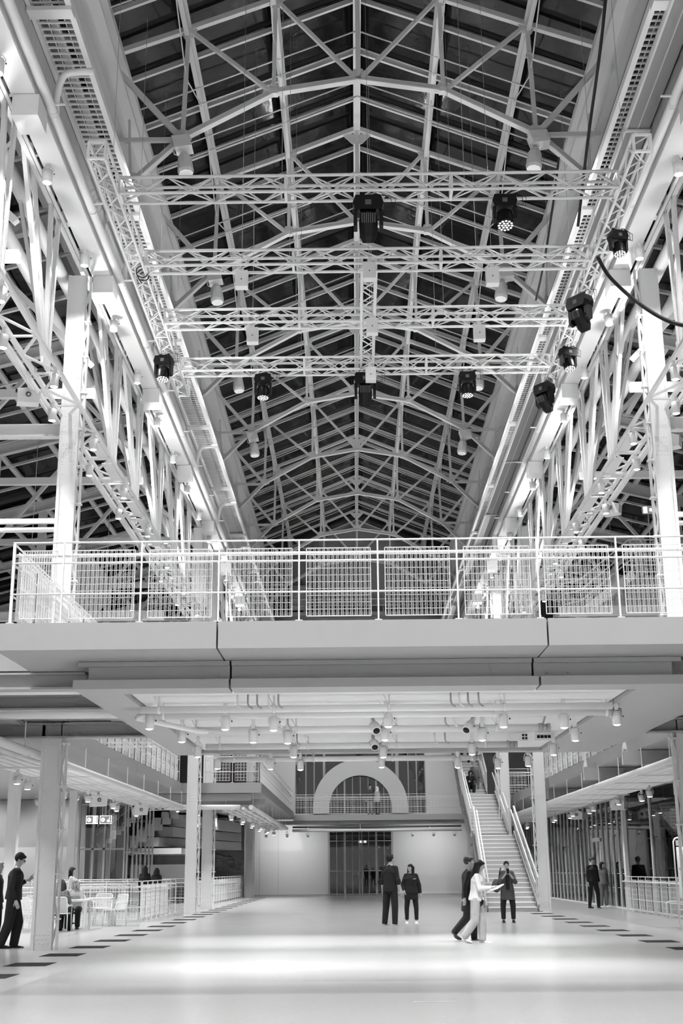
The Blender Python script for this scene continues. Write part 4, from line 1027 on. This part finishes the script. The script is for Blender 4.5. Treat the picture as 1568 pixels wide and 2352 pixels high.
def sign(label, loc, kind):
    t = thing('exit_sign', label, 'sign', loc)
    MB().box(-.21, .21, 0, .04, -.14, .14).build('case', SIGNG, t)
    d = MB(); d.lathe([(.07, 0), (.07, .004)], (-.10, -.004, 0), (0,1,0), 18)
    if kind == 'door': d.box(.03, .16, -.005, 0, -.12, .12)
    d.box(-.21, .21, -.006, 0, .125, .14).box(-.21, .21, -.006, 0, -.14, -.125).box(-.21, -.195, -.006, 0, -.14, .14).box(.195, .21, -.006, 0, -.14, .14)
    if kind != 'door': d.lathe([(.02, 0), (.02, .004)], (.13, -.004, .06), (0,1,0), 10).lathe([(.045, 0), (.045, .004)], (.09, -.004, -.04), (0,1,0), 14).bar((.13, -.005, .04), (.12, -.005, -.03), .004, .025).bar((.12, -.005, -.03), (.16, -.005, -.07), .004, .02)
    d.build('pictogram', SIGNW, t)
    a = MB(); a.bar((-.055, -.009, 0), (-.145, -.009, 0), .004, .018).prism([(-.15, 0), (-.11, .04), (-.11, -.04)], 'y', -.011, -.007)
    if kind == 'door': a.lathe([(.016, 0), (.016, .003)], (.09, -.01, .07), (0,1,0), 10).bar((.09, -.009, .05), (.09, -.009, -.02), .003, .03).bar((.09, -.009, -.02), (.06, -.009, -.09), .003, .018).bar((.09, -.009, -.02), (.13, -.009, -.08), .003, .018)
    a.build('arrow', SIGNG, t)
    MB().tube((-.12, .02, .14), (-.12, .02, 1.12), .006, 6).tube((.12, .02, .14), (.12, .02, 1.12), .006, 6).build('hanger', WHITE, t)
sign('lit sign with a left arrow and running figure, left of the pair', (-9.5, 45.0, 3.2), 'door')
sign('lit sign with a left arrow and a wheelchair figure, right of the pair', (-9.02, 45.0, 3.2), 'wheel')
for i, x in enumerate((.0, .27)):
    t = thing('exit_sign', 'small lit sign above the glass doors, %s one' % ('left' if i == 0 else 'right'), 'sign', (x, 77.0, 3.05))
    MB().box(-.12, .12, 0, .04, -.08, .08).build('case', SIGNG, t); MB().lathe([(.06, 0), (.06, .01)], (.02, -.01, 0), (0,1,0), 14).build('pictogram', SIGNW, t)
for i, x in enumerate((11.75, 12.35)):
    t = thing('exit_sign', 'lit pictogram sign above the raised platform, %s one' % ('left' if i == 0 else 'right'), 'sign', (x*.835, 41.0, 13.15))
    MB().box(-.2, .2, 0, .04, -.14, .14).build('case', SIGNG, t); MB().box(-.16, -.03, -.01, 0, -.11, .11).lathe([(.06, 0), (.06, .01)], (.10, -.01, 0), (0,1,0), 14).build('pictogram', SIGNW, t); MB().tube((0, .03, -2.4), (0, .03, -.14), .02, 8).build('post', WHITE, t)

# cafe furniture
def table(label, loc):
    t = thing('cafe_table', label, 'table', loc, 0, 'cafe tables')
    MB().box(-.38, .38, -.35, .35, .70, .745).build('tabletop', WHITE, t)
    for x in (-.33, .33):
        for y in (-.3, .3): MB().box(x-.025, x+.025, y-.025, y+.025, 0, .70).build('leg', WHITE, t)
def chair(label, loc, rz):
    t = thing('cafe_chair', label, 'chair', loc, rz, 'woven cafe chairs')
    f = MB(); n = 7
    f.path([(-.24, .23, 0), (-.23, .2, .42), (-.23, .25, .62), (-.22, .29, .80), (-.18, .30, .83), (.18, .30, .83), (.22, .29, .80), (.23, .25, .62), (.23, .2, .42), (.24, .23, 0)], .014, 6)
    f.build('frame', WHITE, t)
    for s in (-1, 1):
        MB().path([(s*.25, -.22, 0), (s*.24, -.2, .40), (s*.26, -.16, .62), (s*.25, .24, .62)], .013, 6).build('arm_leg', WHITE, t)
    w = MB()
    for i in range(12): z = .45+i*.032; w.bar((-.215, .215+(z-.42)*.2, z), (.215, .215+(z-.42)*.2, z), .012, .012)
    for i in range(13): x = -.20+i*.0333; w.bar((x, .21, .44), (x, .295, .82), .012, .008)
    w.build('woven_back', WHITE, t)
    s_ = MB().box(-.23, .23, -.21, .22, .42, .45); s_.build('seat', WHITE, t)
table('small white cafe table between the two seated women', (-7.62, 34.15, 0))
table('small white cafe table behind the seated women', (-7.45, 36.6, 0))
table('small white cafe table partly hidden by the front left column', (-8.75, 33.6, 0))
chair('white woven cafe chair under the woman in the speckled top', (-7.80, 33.3, 0), math.pi)
chair('white woven cafe chair of the fair-haired woman', (-7.80, 35.1, 0), .1)
chair('empty white woven cafe chair right of the seated women', (-6.95, 36.2, 0), -.7)
chair('empty white woven cafe chair at the back table', (-7.5, 37.4, 0), .1)
chair('empty white woven cafe chair left of the front column', (-8.6, 32.9, 0), math.pi-.2)
chair('empty white woven cafe chair farther left behind the man', (-8.8, 34.5, 0), .2)

# ================================================================== UPPER RIGHT PLATFORMS
t = thing('upper_platform', 'white raised platform with a short stair in the upper right aisle', 'platform')
MB().box(6.55, 8.9, 40.5, 46, 9.05, 9.35).build('lower_deck', SLAB, t); MB().box(8.9, 14, 40.5, 46, 10.4, 10.75).build('upper_deck', SLAB, t)
b = MB()
for i in range(8): b.box(7.2+.22*i, 7.45+.22*i, 40.3, 41.6, 9.35+.175*i, 9.52+.175*i)
b.build('steps', WHITE, t); MB().bar((7.0, 40.25, 9.3), (9.0, 40.25, 10.75), .06, .28).build('stringer', WHITE, t)
for k_ in (.4, .75, 1.1): MB().path([(6.6, 40.4, 9.35+k_), (7.2, 40.2, 9.45+k_), (8.9, 40.2, 10.8+k_), (12, 40.4, 10.8+k_)], .02, 8).build('handrail', WHITE, t)
for x, z in ((6.6, 9.35), (7.2, 9.4), (7.8, 9.85), (8.4, 10.3), (8.95, 10.75), (10, 10.75), (11, 10.75)): MB().bar((x, 40.25, z), (x, 40.25, z+1.12), .04, .03).build('post', WHITE, t)
m_ = MB(); wire_panel(m_, (9.0, 40.3), (11.5, 40.3), 10.8, 11.8, 26, 8, .006); wire_panel(m_, (6.6, 40.4), (8.6, 40.4), 9.4, 10.3, 26, 8, .006); m_.build('mesh_panel', WHITE, t)
tag(MB().lathe([(.8, 0), (.85, .3), (.85, 3)], (-9.6, 40.0, 11.0), (0,1,0), 28).build('large_duct', MIDG), 'large grey round duct at the far left above the railing', 'duct')
t = thing('gable_platform', 'pale maintenance platform and rails along the far gable', 'platform', (0, 76.0, 16.6))
MB().box(-5.5, 5.5, 0, .96, 0, .2).build('deck', SLAB, t); MB().box(-4.2, -2.9, .1, .5, .35, 1.9).build('cabinet', SLAB, t)
for z in (.6, 1.0, 1.5): MB().tube((-5.5, 0, z), (5.5, 0, z), .03, 6).build('rail', WHITE, t)
for x in (-5, -3.3, -1.6, 0, 1.6, 3.3, 5): MB().box(x-.03, x+.03, 0, .05, .2, 1.6).build('post', MIDG, t)

# ================================================================== PEOPLE
DG = bpy.context.evaluated_depsgraph_get
def remesh(mb, name, material, parent, vox, smooth_it=4):
    me = bpy.data.meshes.new(name); me.from_pydata(mb.v, [], mb.f); me.update()
    o = bpy.data.objects.new(name, me); COL.objects.link(o)
    md = o.modifiers.new('r', 'REMESH'); md.mode = 'VOXEL'; md.voxel_size = vox; md.use_smooth_shade = True
    sm_ = o.modifiers.new('s', 'SMOOTH'); sm_.iterations = smooth_it; sm_.factor = .5
    dg = bpy.context.evaluated_depsgraph_get(); dg.update()
    m2 = bpy.data.meshes.new_from_object(o.evaluated_get(dg)); m2.name = name
    o.modifiers.clear(); o.data = m2; m2.materials.clear(); m2.materials.append(material); m2.polygons.foreach_set('use_smooth', [True]*len(m2.polygons))
    o.parent = parent
    return o
def cone(mb, p, r0, q, r1, ell=1.0, lat=(1,0,0), n=14, flat=1.0, flat0=1.0):
    """tapered limb with rounded ends; ell widens it along lat"""
    p = V(p); q = V(q); lat = V(lat).normalized(); d = q-p; L = d.length
    if L < 1e-5: d = V((0,0,1))
    d = d.normalized(); a = (lat-d*lat.dot(d)); a = a.normalized() if a.length > .1 else d.orthogonal().normalized(); b = d.cross(a)
    rings = []
    for i in range(4): t = math.pi/2*(i+.35)/4; rings.append((p-d*r0*math.cos(t)*flat0, r0*math.sin(t)**flat0))
    rings.append((p, r0)); rings.append((q, r1))
    for i in reversed(range(4)): t = math.pi/2*(i+.35)/4; rings.append((q+d*r1*math.cos(t)*flat, r1*math.sin(t)**flat))
    vs_ = []; fs = []
    for c, r in rings:
        for k in range(n): t = 2*math.pi*k/n; vs_.append(c+a*math.cos(t)*r*ell+b*math.sin(t)*r)
    for i in range(len(rings)-1):
        for k in range(n): fs.append((i*n+k, i*n+(k+1) % n, (i+1)*n+(k+1) % n, (i+1)*n+k))
    fs += [tuple(reversed(range(n))), tuple((len(rings)-1)*n+k for k in range(n))]
    mb.add(vs_, fs)
def hand(mb, w, d, palm_n, side, curl=.5, s=1.0):
    """w wrist, d pointing direction, palm_n palm normal"""
    w = V(w); d = V(d).normalized(); pn = V(palm_n); pn = (pn-d*pn.dot(d)).normalized(); lt = d.cross(pn).normalized()*side
    cone(mb, w+d*.02*s, .024*s, w+d*.075*s, .028*s, 1.45, lt)
    for i, (off, ln) in enumerate(((.030, .068), (.011, .078), (-.010, .072), (-.029, .056))):
        b = w+d*.09*s+lt*off*s; m1 = b+(d*math.cos(curl*.6)+pn*math.sin(curl*.6))*ln*.5*s
        m2 = m1+(d*math.cos(curl*1.6)+pn*math.sin(curl*1.6))*ln*.5*s
        cone(mb, b, .0098*s, m1, .0090*s, n=8); cone(mb, m1, .0090*s, m2, .0080*s, n=8)
    b = w+d*.035*s+lt*.032*s; m1 = b+(d*.6+lt*.7+pn*.25).normalized()*.04*s; m2 = m1+(d*.9+lt*.2+pn*.35).normalized()*.03*s
    cone(mb, b, .013*s, m1, .0105*s, n=8); cone(mb, m1, .0105*s, m2, .0088*s, n=8)

def person(label, loc, rz, H=1.75, female=False, legs=None, arms=None, hip=None, lean=(0,0), head=(0,0), top=(BLKCL, 'long', .0), bottom=(BLKCL, .02, .09), shoes=BLKCL, hair=(DHAIR, 'short'), coat=None, hands=(.4, .4), palm=None, sit=False, extra=None, vox=1.0):
    """faces local -Y, its left is +X. legs/arms: offsets (knee,ankle) / (elbow,wrist), L then R"""
    t = thing('person', label, 'person', loc, rz)
    k = H/1.75; s = k
    hz = .92*k if hip is None else hip
    wsh = (.170 if not female else .150)*k; whp = .095*k
    hipc = V((0, 0, hz)); L2 = V((lean[0], lean[1], 0))
    up = V((lean[0], lean[1], 1)).normalized()
    waist = hipc+up*.16*k; chest = hipc+up*.38*k; shc = hipc+up*.50*k; nk = hipc+up*.56*k
    hd = nk+V((lean[0]*.2, lean[1]*.2-.02*k, .122*k))+V((head[0]*.03, -abs(head[1])*.05, 0))
    legs = legs or [((.01, -.01, -.44), (.0, .04, -.40)), ((-.01, -.01, -.44), (0, .04, -.40))]
    arms = arms or [((.05, .02, -.28), (.02, -.06, -.24)), ((-.05, .02, -.28), (-.02, -.06, -.24))]
    b = MB()
    # head with face
    yaw_, pit_ = head; Rm = Matrix.Rotation(yaw_, 3, 'Z') @ Matrix.Rotation(pit_, 3, 'X')
    hp = lambda x, y, z: hd+Rm @ V((x*k, y*k, z*k))
    hs = .96 if female else 1.0
    b.ball(hp(0, .012, .025), .092*k*hs, 16, (.84, 1.0, 1.05), Rm); cone(b, hp(0, -.025, -.02), .062*k*hs, hp(0, -.042, -.075), .032*k*hs, 1.05, Rm @ V((1,0,0)))
    cone(b, hp(0, -.086*hs, .012), .008*k, hp(0, -.100*hs, -.020), .0105*k, n=8)
    for sx in (-1, 1):
        b.ball(hp(sx*.078*hs, .012, -.005), .022*k, 8, (.4, .8, 1.25), Rm)
    cone(b, hp(-.018, -.092*hs, -.052), .007*k, hp(.018, -.092*hs, -.052), .007*k, n=8)
    cone(b, nk-V((0,0,.05*k)), .060*k*hs, hp(0, .01, -.05), .054*k*hs)
    tr = (.115 if not female else .10)*k
    cone(b, hipc, .115*k, waist, tr*.92, 1.35); cone(b, waist, tr*.92, chest, tr*1.03, 1.38); cone(b, chest, tr*1.03, shc-up*.035*k, tr*.66, 1.5); cone(b, nk-V((0,0,.03*k)), .05*k, shc-up*.02*k, .05*k, 1.8)
    J = {}
    for i, sg in enumerate((1, -1)):
        sh = shc+V((sg*wsh, 0, -.03*k)); el = sh+V(arms[i][0])*k; wr = el+V(arms[i][1])*k
        cone(b, sh, .047*k*hs, el, .036*k*hs); cone(b, el, .038*k*hs, wr, .026*k*hs)
        pn = V(palm[i]) if palm else V((-sg, 0, 0)); hand(b, wr, wr-el, pn, sg*1, hands[i], k*.98)
        hj = hipc+V((sg*whp, 0, -.02*k)); kn = hj+V(legs[i][0])*k; an = kn+V(legs[i][1])*k
        cone(b, hj, .085*k, kn, .055*k); cone(b, kn, .055*k, an, .036*k)
        fd = V((an-kn).cross(V((1,0,0)))); fd = V((0,-1,0)) if not isinstance(fd, V) or fd.length < 1e-4 else fd
        shin = (an-kn).normalized(); fwd = V((0,-1,0)); fwd = (fwd-shin*fwd.dot(shin)).normalized()
        if abs(shin.z) > .93: fwd = V((0, -1, 0))
        J[i] = (sh, el, wr, hj, kn, an, fwd)
        cone(b, an-V((0,0,.03*k)), .032*k, an+fwd*.12*k-V((0,0,.045*k)), .026*k, 1.3)
    remesh(b, 'body', SKIN, t, .0075*vox, 2)
    # eyes and brows
    e = MB()
    for sx in (-1, 1): e.ball(hp(sx*.032, -.083*hs, .018), .0095*k, 8, (1.3, .6, .7)); e.bar(hp(sx*.018, -.088*hs, .037), hp(sx*.048, -.080*hs, .036), .006, .005)
    e.build('eyes', DHAIR, t)
    # clothes
    tm, sl, loose = top
    c = MB(); o_ = .022*k+loose
    cone(c, hipc-up*.03, .120*k+o_, waist, tr*.88+o_, 1.28, flat0=.12); cone(c, waist, tr*.88+o_, chest, tr*1.0+o_*.8, 1.3); cone(c, chest, tr*1.03+o_*.8, shc-up*.04*k, tr*.62+o_*.5, 1.55); cone(c, shc, .07*k, nk-V((0,0,.045*k)), .064*k)
    for i in (0, 1): cone(c, nk-V((0,0,.065*k)), .052*k, J[i][0], .050*k+o_*.35)
    for i in (0, 1):
        sh, el, wr = J[i][:3]
        if sl == 'long': cone(c, sh, .050*k+o_*.4, el, .040*k+o_*.35); cone(c, el, .040*k+o_*.35, el.lerp(wr, .93), .031*k+o_*.3, flat=.3)
        elif sl == 'three': cone(c, sh, .050*k+o_*.4, el, .040*k+o_*.35); cone(c, el, .046*k+o_*.6, el.lerp(wr, .25), .044*k+o_*.6)
        else: cone(c, sh, .058*k+o_*.6, el.lerp(sh, .3), .050*k+o_*.6)
    if coat: # skirt of a jacket or coat
        ln, fl_ = coat; cone(c, hipc, .112*k+o_*.8, hipc-up*ln*k, (.118+fl_)*k+o_*.8, 1.28, flat=.15)
    remesh(c, 'top' if not coat else 'jacket', tm, t, .013*vox, 3)
    bm_, bl, hem = bottom
    c = MB(); cone(c, hipc+up*.06*k, .108*k+.010, hipc-up*.03*k, .112*k+.012, 1.25)
    for i in (0, 1):
        sh, el, wr, hj, kn, an, fw = J[i]
        a_ = an.lerp(kn, hem); cone(c, hj, .098*k+bl*.4, kn, .066*k+bl); cone(c, kn, .066*k+bl, a_, .05*k+bl, flat=.3)
    remesh(c, 'trousers', bm_, t, .013*vox, 3)
    for i in (0, 1):
        an, fw = J[i][5], J[i][6]; c = MB(); dn = V((0,0,-1)) if abs(fw.z) < .3 else V((0,0,-1))
        up_ = V((0,0,1)); hl = an-fw*.045*k-V((0,0,.045*k)); toe = an+fw*.175*k-V((0,0,.052*k))
        if fw.z < -.3: toe = an+fw*.19*k; hl = an-fw*.03*k
        cone(c, hl, .036*k, an+fw*.06*k-V((0,0,.042*k)), .040*k, 1.15); cone(c, an+fw*.06*k-V((0,0,.042*k)), .040*k, toe, .026*k, 1.45); cone(c, an+V((0,0,.0)), .042*k, an+fw*.04*k-V((0,0,.03*k)), .042*k)
        remesh(c, 'shoe', shoes, t, .011*vox, 2)
    # hair
    hm, hk = hair; c = MB()
    if hk != 'hood':
        c.ball(hp(0, .028, .042), .101*k*hs, 14, (.90, 1.0, 1.02), Rm)
        c.ball(hp(0, -.03, .085), .062*k*hs, 12, (1.1, 1.0, .55), Rm)
    if hk == 'curly': 
        for j in range(9): a = j*.7; c.ball(hp(math.cos(a)*.06, .0+math.sin(a)*.06, .10), .045*k, 8)
    if hk == 'long': cone(c, hp(0, .06, .02), .078*k, hp(0, .09, -.28), .05*k, 1.5, Rm @ V((1,0,0))); [cone(c, hp(sx*.075, .01, .0), .028*k, hp(sx*.09, .0, -.24), .03*k) for sx in (-1, 1)]
    if hk == 'mid': cone(c, hp(0, .05, .02), .085*k, hp(0, .07, -.13), .075*k, 1.35, Rm @ V((1,0,0))); [cone(c, hp(sx*.078, .0, .0), .03*k, hp(sx*.085, -.01, -.11), .035*k) for sx in (-1, 1)]
    if hk == 'bun': c.ball(hp(0, .10, .09), .04*k, 10)
    if hk == 'hood':
        c.ball(hp(0, .03, .03), .115*k, 14, (.9, 1, 1.05), Rm); cone(c, hp(0, .05, -.03), .09*k, hp(0, .02, -.14), .10*k, 1.3)
    remesh(c, 'hair' if hk != 'hood' else 'headscarf', hm, t, .010*vox, 2)
    if extra: extra(t, J, hp, k, hipc)
    return t
def phone_in(i, off=(0, -.06, .05), rot=.5):
    def f(t, J, hp, k, hc):
        w = J[i][2]; b = MB(); p = w+V(off); b.bar(p-V((0, 0, .07)), p+V((0, -.02, .07)), .075, .009, up=(0,1,0)); b.build('phone', BLACKP, t)
    return f
# man and woman at the left edge, walking to the right
def glasses(t, J, hp, k, hc):
    b = MB(); b.bar(hp(-.05, -.096, .015), hp(.05, -.096, .015), .012, .022); b.bar(hp(.065, -.09, .02), hp(.075, .0, .015), .006, .008); b.bar(hp(-.065, -.09, .02), hp(-.075, .0, .015), .006, .008); b.build('glasses', BLACKP, t)
    w = J[0][2]; e = w-J[0][1]; MB().bar(w+e.normalized()*.08+V((0, 0, .02)), w+e.normalized()*.22+V((0, 0, .06)), .07, .01).build('phone', SLAB, t)
person('person in dark glasses and black clothes walking right with a phone at the left edge', (-7.12, 26.1, 0), math.pi/2+.1, 1.84, legs=[((0, -.10, -.43), (0, .06, -.42)), ((0, .04, -.44), (0, .14, -.39))], arms=[((.06, .06, -.29), (-.02, -.22, .12)), ((-.07, .05, -.29), (.0, -.10, -.24))], head=(0, .42), lean=(0, -.06), top=(BLKCL, 'long', .02), bottom=(BLKCL, .035, .0), hair=(DHAIR, 'short'), extra=glasses)
person('fair-haired person in black half cut off by the left edge of the picture', (-7.66, 26.8, 0), math.pi/2, 1.70, True, top=(BLKCL, 'long', .02), bottom=(BLKCL, .04, .0), hair=(BHAIR, 'mid'), head=(0, .1), shoes=WCL)
# pair in the centre
person('tall person in black seen from behind, looking up, with grey trainers', (.66, 35.2, 0), math.pi-.55, 1.86, legs=[((.05, -.02, -.45), (.03, .03, -.40)), ((-.03, .0, -.45), (-.01, .03, -.40))], arms=[((.06, .02, -.29), (.02, -.06, -.25)), ((-.07, .02, -.29), (-.04, -.05, -.25))], head=(-.35, -.25), top=(BLKCL, 'three', .012), bottom=(BLKCL, .022, .0), shoes=MIDG, hair=(DHAIR, 'short'), coat=(.08, .01))
def badge(t, J, hp, k, hc):
    MB().bar((.07, -.175, 1.18), (.15, -.165, 1.19), .004, .02).build('breast_zip', SLAB, t)
person('woman in a loose black jacket and white shoes facing the tall person', (1.27, 36.4, 0), -.08, 1.60, True, legs=[((.05, -.01, -.45), (.0, .02, -.40)), ((-.05, -.01, -.45), (0, .02, -.40))], arms=[((.10, .03, -.27), (.03, -.02, -.25)), ((-.11, .05, -.26), (.05, -.12, -.17))], head=(-.5, .0), top=(BLKCL, 'long', .03), bottom=(BLKCL, .008, .18), shoes=WCL, hair=(DHAIR, 'long'), coat=(.20, .01), extra=badge)
# walking woman in white, and the person behind her
def carries(t, J, hp, k, hc):
    b = MB(); b.bar(V((-.22, -.36, 1.02)), V((.20, -.46, 1.10)), .24, .02, up=(0,.3,1)); b.build('paper_sheets', WCL, t)
    c = MB(); cone(c, (-.02, -.05, .80), .11, (.16, .08, .86), .10); c.build('belt_bag', BLKCL, t); MB().bar((-.1, -.16, .86), (.12, -.17, .84), .03, .05).build('bag_panel', WCL, t)
person('long-haired woman in a white top and pale trousers striding right with papers', (2.18, 26.7, 0), math.pi/2-.2, 1.63, True, legs=[((.0, -.11, -.43), (.0, .01, -.42)), ((.0, .03, -.44), (.0, .24, -.33))], arms=[((.05, -.06, -.26), (-.12, -.24, .02)), ((-.05, -.06, -.26), (.10, -.24, .02))], head=(0, .35), lean=(0, -.10), top=(WCL, 'long', .02), bottom=(LGCL, .03, .02), shoes=WCL, hair=(DHAIR, 'long'), extra=carries)
person('person in a long black coat hidden behind the striding woman', (2.12, 27.5, 0), math.pi/2, 1.72, False, legs=[((.0, -.08, -.43), (.0, .0, -.43)), ((.0, .08, -.43), (.0, .28, -.30))], top=(BLKCL, 'long', .03), bottom=(BLKCL, .02, .02), shoes=DGCL, hair=(mat('brown_hair', .045, .8, spec=.2), 'short'), coat=(.30, .03), arms=[((.06, -.02, -.28), (.0, -.18, -.12)), ((-.05, .10, -.27), (0, .02, -.25))])
# woman photographing
def photo_x(t, J, hp, k, hc):
    w = (J[0][2]+J[1][2])/2; MB().bar(w+V((0, -.07, .0)), w+V((0, -.07, .15)), .075, .012, up=(0,1,0)).build('phone', BLACKP, t)
    b = MB(); b.ball((-.30, .02, .98), .17, 12, (.75, .8, 1.1)); b.build('shoulder_bag', DGCL, t); MB().path([(-.24, -.04, 1.12), (-.20, -.06, 1.35), (-.16, .05, 1.46)], .018, 6).build('bag_strap', BLKCL, t)
    MB().bar((0, -.155, .88), (0, -.13, 1.32), .10, .05, up=(0,1,0)).build('black_shirt', BLKCL, t)
person('woman in a grey blazer raising a phone, at the foot of the stairs', (3.96, 36.5, 0), 0.0, 1.66, True, legs=[((.05, -.01, -.45), (.0, .02, -.40)), ((-.05, -.01, -.45), (0, .02, -.40))], arms=[((.08, -.10, -.25), (-.17, -.14, .22)), ((-.08, -.10, -.25), (.17, -.14, .22))], palm=[(-1, .2, 0), (1, .2, 0)], hands=(.9, .9), top=(DGCL, 'three', .02), bottom=(BLKCL, .015, .16), shoes=BLKCL, hair=(DHAIR, 'short'), coat=(.26, .02), extra=photo_x)
# couple on the right
person('man in a black jumper looking right, strolling beside the glass wall', (8.6, 48.9, 0), .45, 1.86, legs=[((.02, -.10, -.44), (.0, .0, -.42)), ((-.02, .03, -.45), (0, .08, -.38))], head=(.5, .05), top=(BLKCL, 'long', .015), bottom=(BLKCL, .01, .02), hair=(mat('brown_hair', .045, .8, spec=.2), 'short'), vox=1.3)
person('long-haired woman in grey sweatshirt and trousers beside the glass wall', (9.15, 49.8, 0), .3, 1.68, True, head=(.4, .05), top=(GCL, 'long', .025), bottom=(GCL, .02, .03), shoes=WCL, hair=(DHAIR, 'long'), vox=1.3)
# cafe
SITL = [((.03, -.42, -.03), (.0, .02, -.42)), ((-.03, -.42, -.03), (0, .02, -.42))]
SITA = [((.05, -.12, -.25), (-.06, -.24, .02)), ((-.05, -.12, -.25), (.06, -.24, .02))]
person('seated woman in a black speckled top with her back to the camera', (-7.80, 33.25, 0), math.pi-.1, 1.64, True, hip=.50, legs=SITL, arms=SITA, lean=(0, -.12), top=(PATCL, 'long', .03), bottom=(BLKCL, .05, .02), hair=(mat('brown_hair', .045, .8, spec=.2), 'mid'))
person('seated fair-haired woman in a pale jacket facing the camera at the cafe table', (-7.80, 35.05, 0), .1, 1.66, True, hip=.50, legs=SITL, arms=SITA, lean=(0, -.18), head=(-.2, .15), top=(LGCL, 'long', .02), bottom=(BLKCL, .02, .02), hair=(BHAIR, 'mid'))
person('person with long dark hair standing behind the cafe tables', (-8.55, 37.9, 0), math.pi/2, 1.60, True, top=(LGCL, 'long', .01), bottom=(DGCL, .01, .02), hair=(DHAIR, 'long'), vox=1.3)
person('long-haired woman in black standing beyond the left barrier, left of two', (-7.95, 47.3, 0), math.pi+.1, 1.66, True, top=(BLKCL, 'long', .02), bottom=(BLKCL, .02, .02), hair=(DHAIR, 'long'), vox=1.4)
person('short-haired woman in black standing beyond the left barrier, right of two', (-7.50, 47.1, 0), math.pi+.7, 1.58, True, top=(BLKCL, 'short', .02), bottom=(BLKCL, .02, .02), hair=(DHAIR, 'mid'), vox=1.4)
# far bridge
person('man in a dark jacket standing on the far bridge under the arch', (.60, 74.9, 4.5), .15, 1.78, top=(DGCL, 'long', .02), bottom=(GCL, .02, .02), head=(.2, 0), vox=1.8, coat=(.1, .0))
person('woman in a white headscarf and light coat beside the man on the far bridge', (1.0, 74.8, 4.5), -.9, 1.64, True, top=(LGCL, 'long', .03), bottom=(BLKCL, .01, .02), hair=(WCL, 'hood'), coat=(.12, .0), vox=1.8)
# stair
person('dark-haired person in black sitting on the upper steps of the staircase', (5.13, 60.15, 4.62), .1, 1.62, True, hip=.55, legs=[((.05, -.40, .02), (-.02, .0, -.42)), ((-.05, -.40, .02), (.02, 0, -.42))], arms=SITA, lean=(0, -.35), head=(0, .4), top=(BLKCL, 'long', .03), bottom=(BLKCL, .02, .02), hair=(DHAIR, 'long'), vox=1.5)
person('person in a light grey coat bending down beside the one sitting on the staircase', (5.52, 60.2, 4.68), -.4, 1.72, False, lean=(-.15, -.35), head=(0, .5), top=(GCL, 'long', .03), bottom=(LGCL, .02, .02), shoes=WCL, hair=(BHAIR, 'short'), coat=(.26, .03), vox=1.5)
person('person in black trousers high on the staircase, left of two', (4.98, 63.6, 6.65), 0, 1.75, vox=1.8)
person('person in black trousers high on the staircase, right of two', (5.5, 63.2, 6.48), 0, 1.75, vox=1.8)
# upper right
person('woman with loose dark hair looking down on the raised platform at upper right', (9.95, 41.6, 10.75), .9, 1.68, True, head=(0, .45), top=(BLKCL, 'long', .02), bottom=(BLKCL, .02, .02), hair=(DHAIR, 'mid'), vox=1.4)
person('person in black on the lower deck at upper right, behind the railing', (6.75, 44.5, 9.35), -.2, 1.75, vox=1.5)
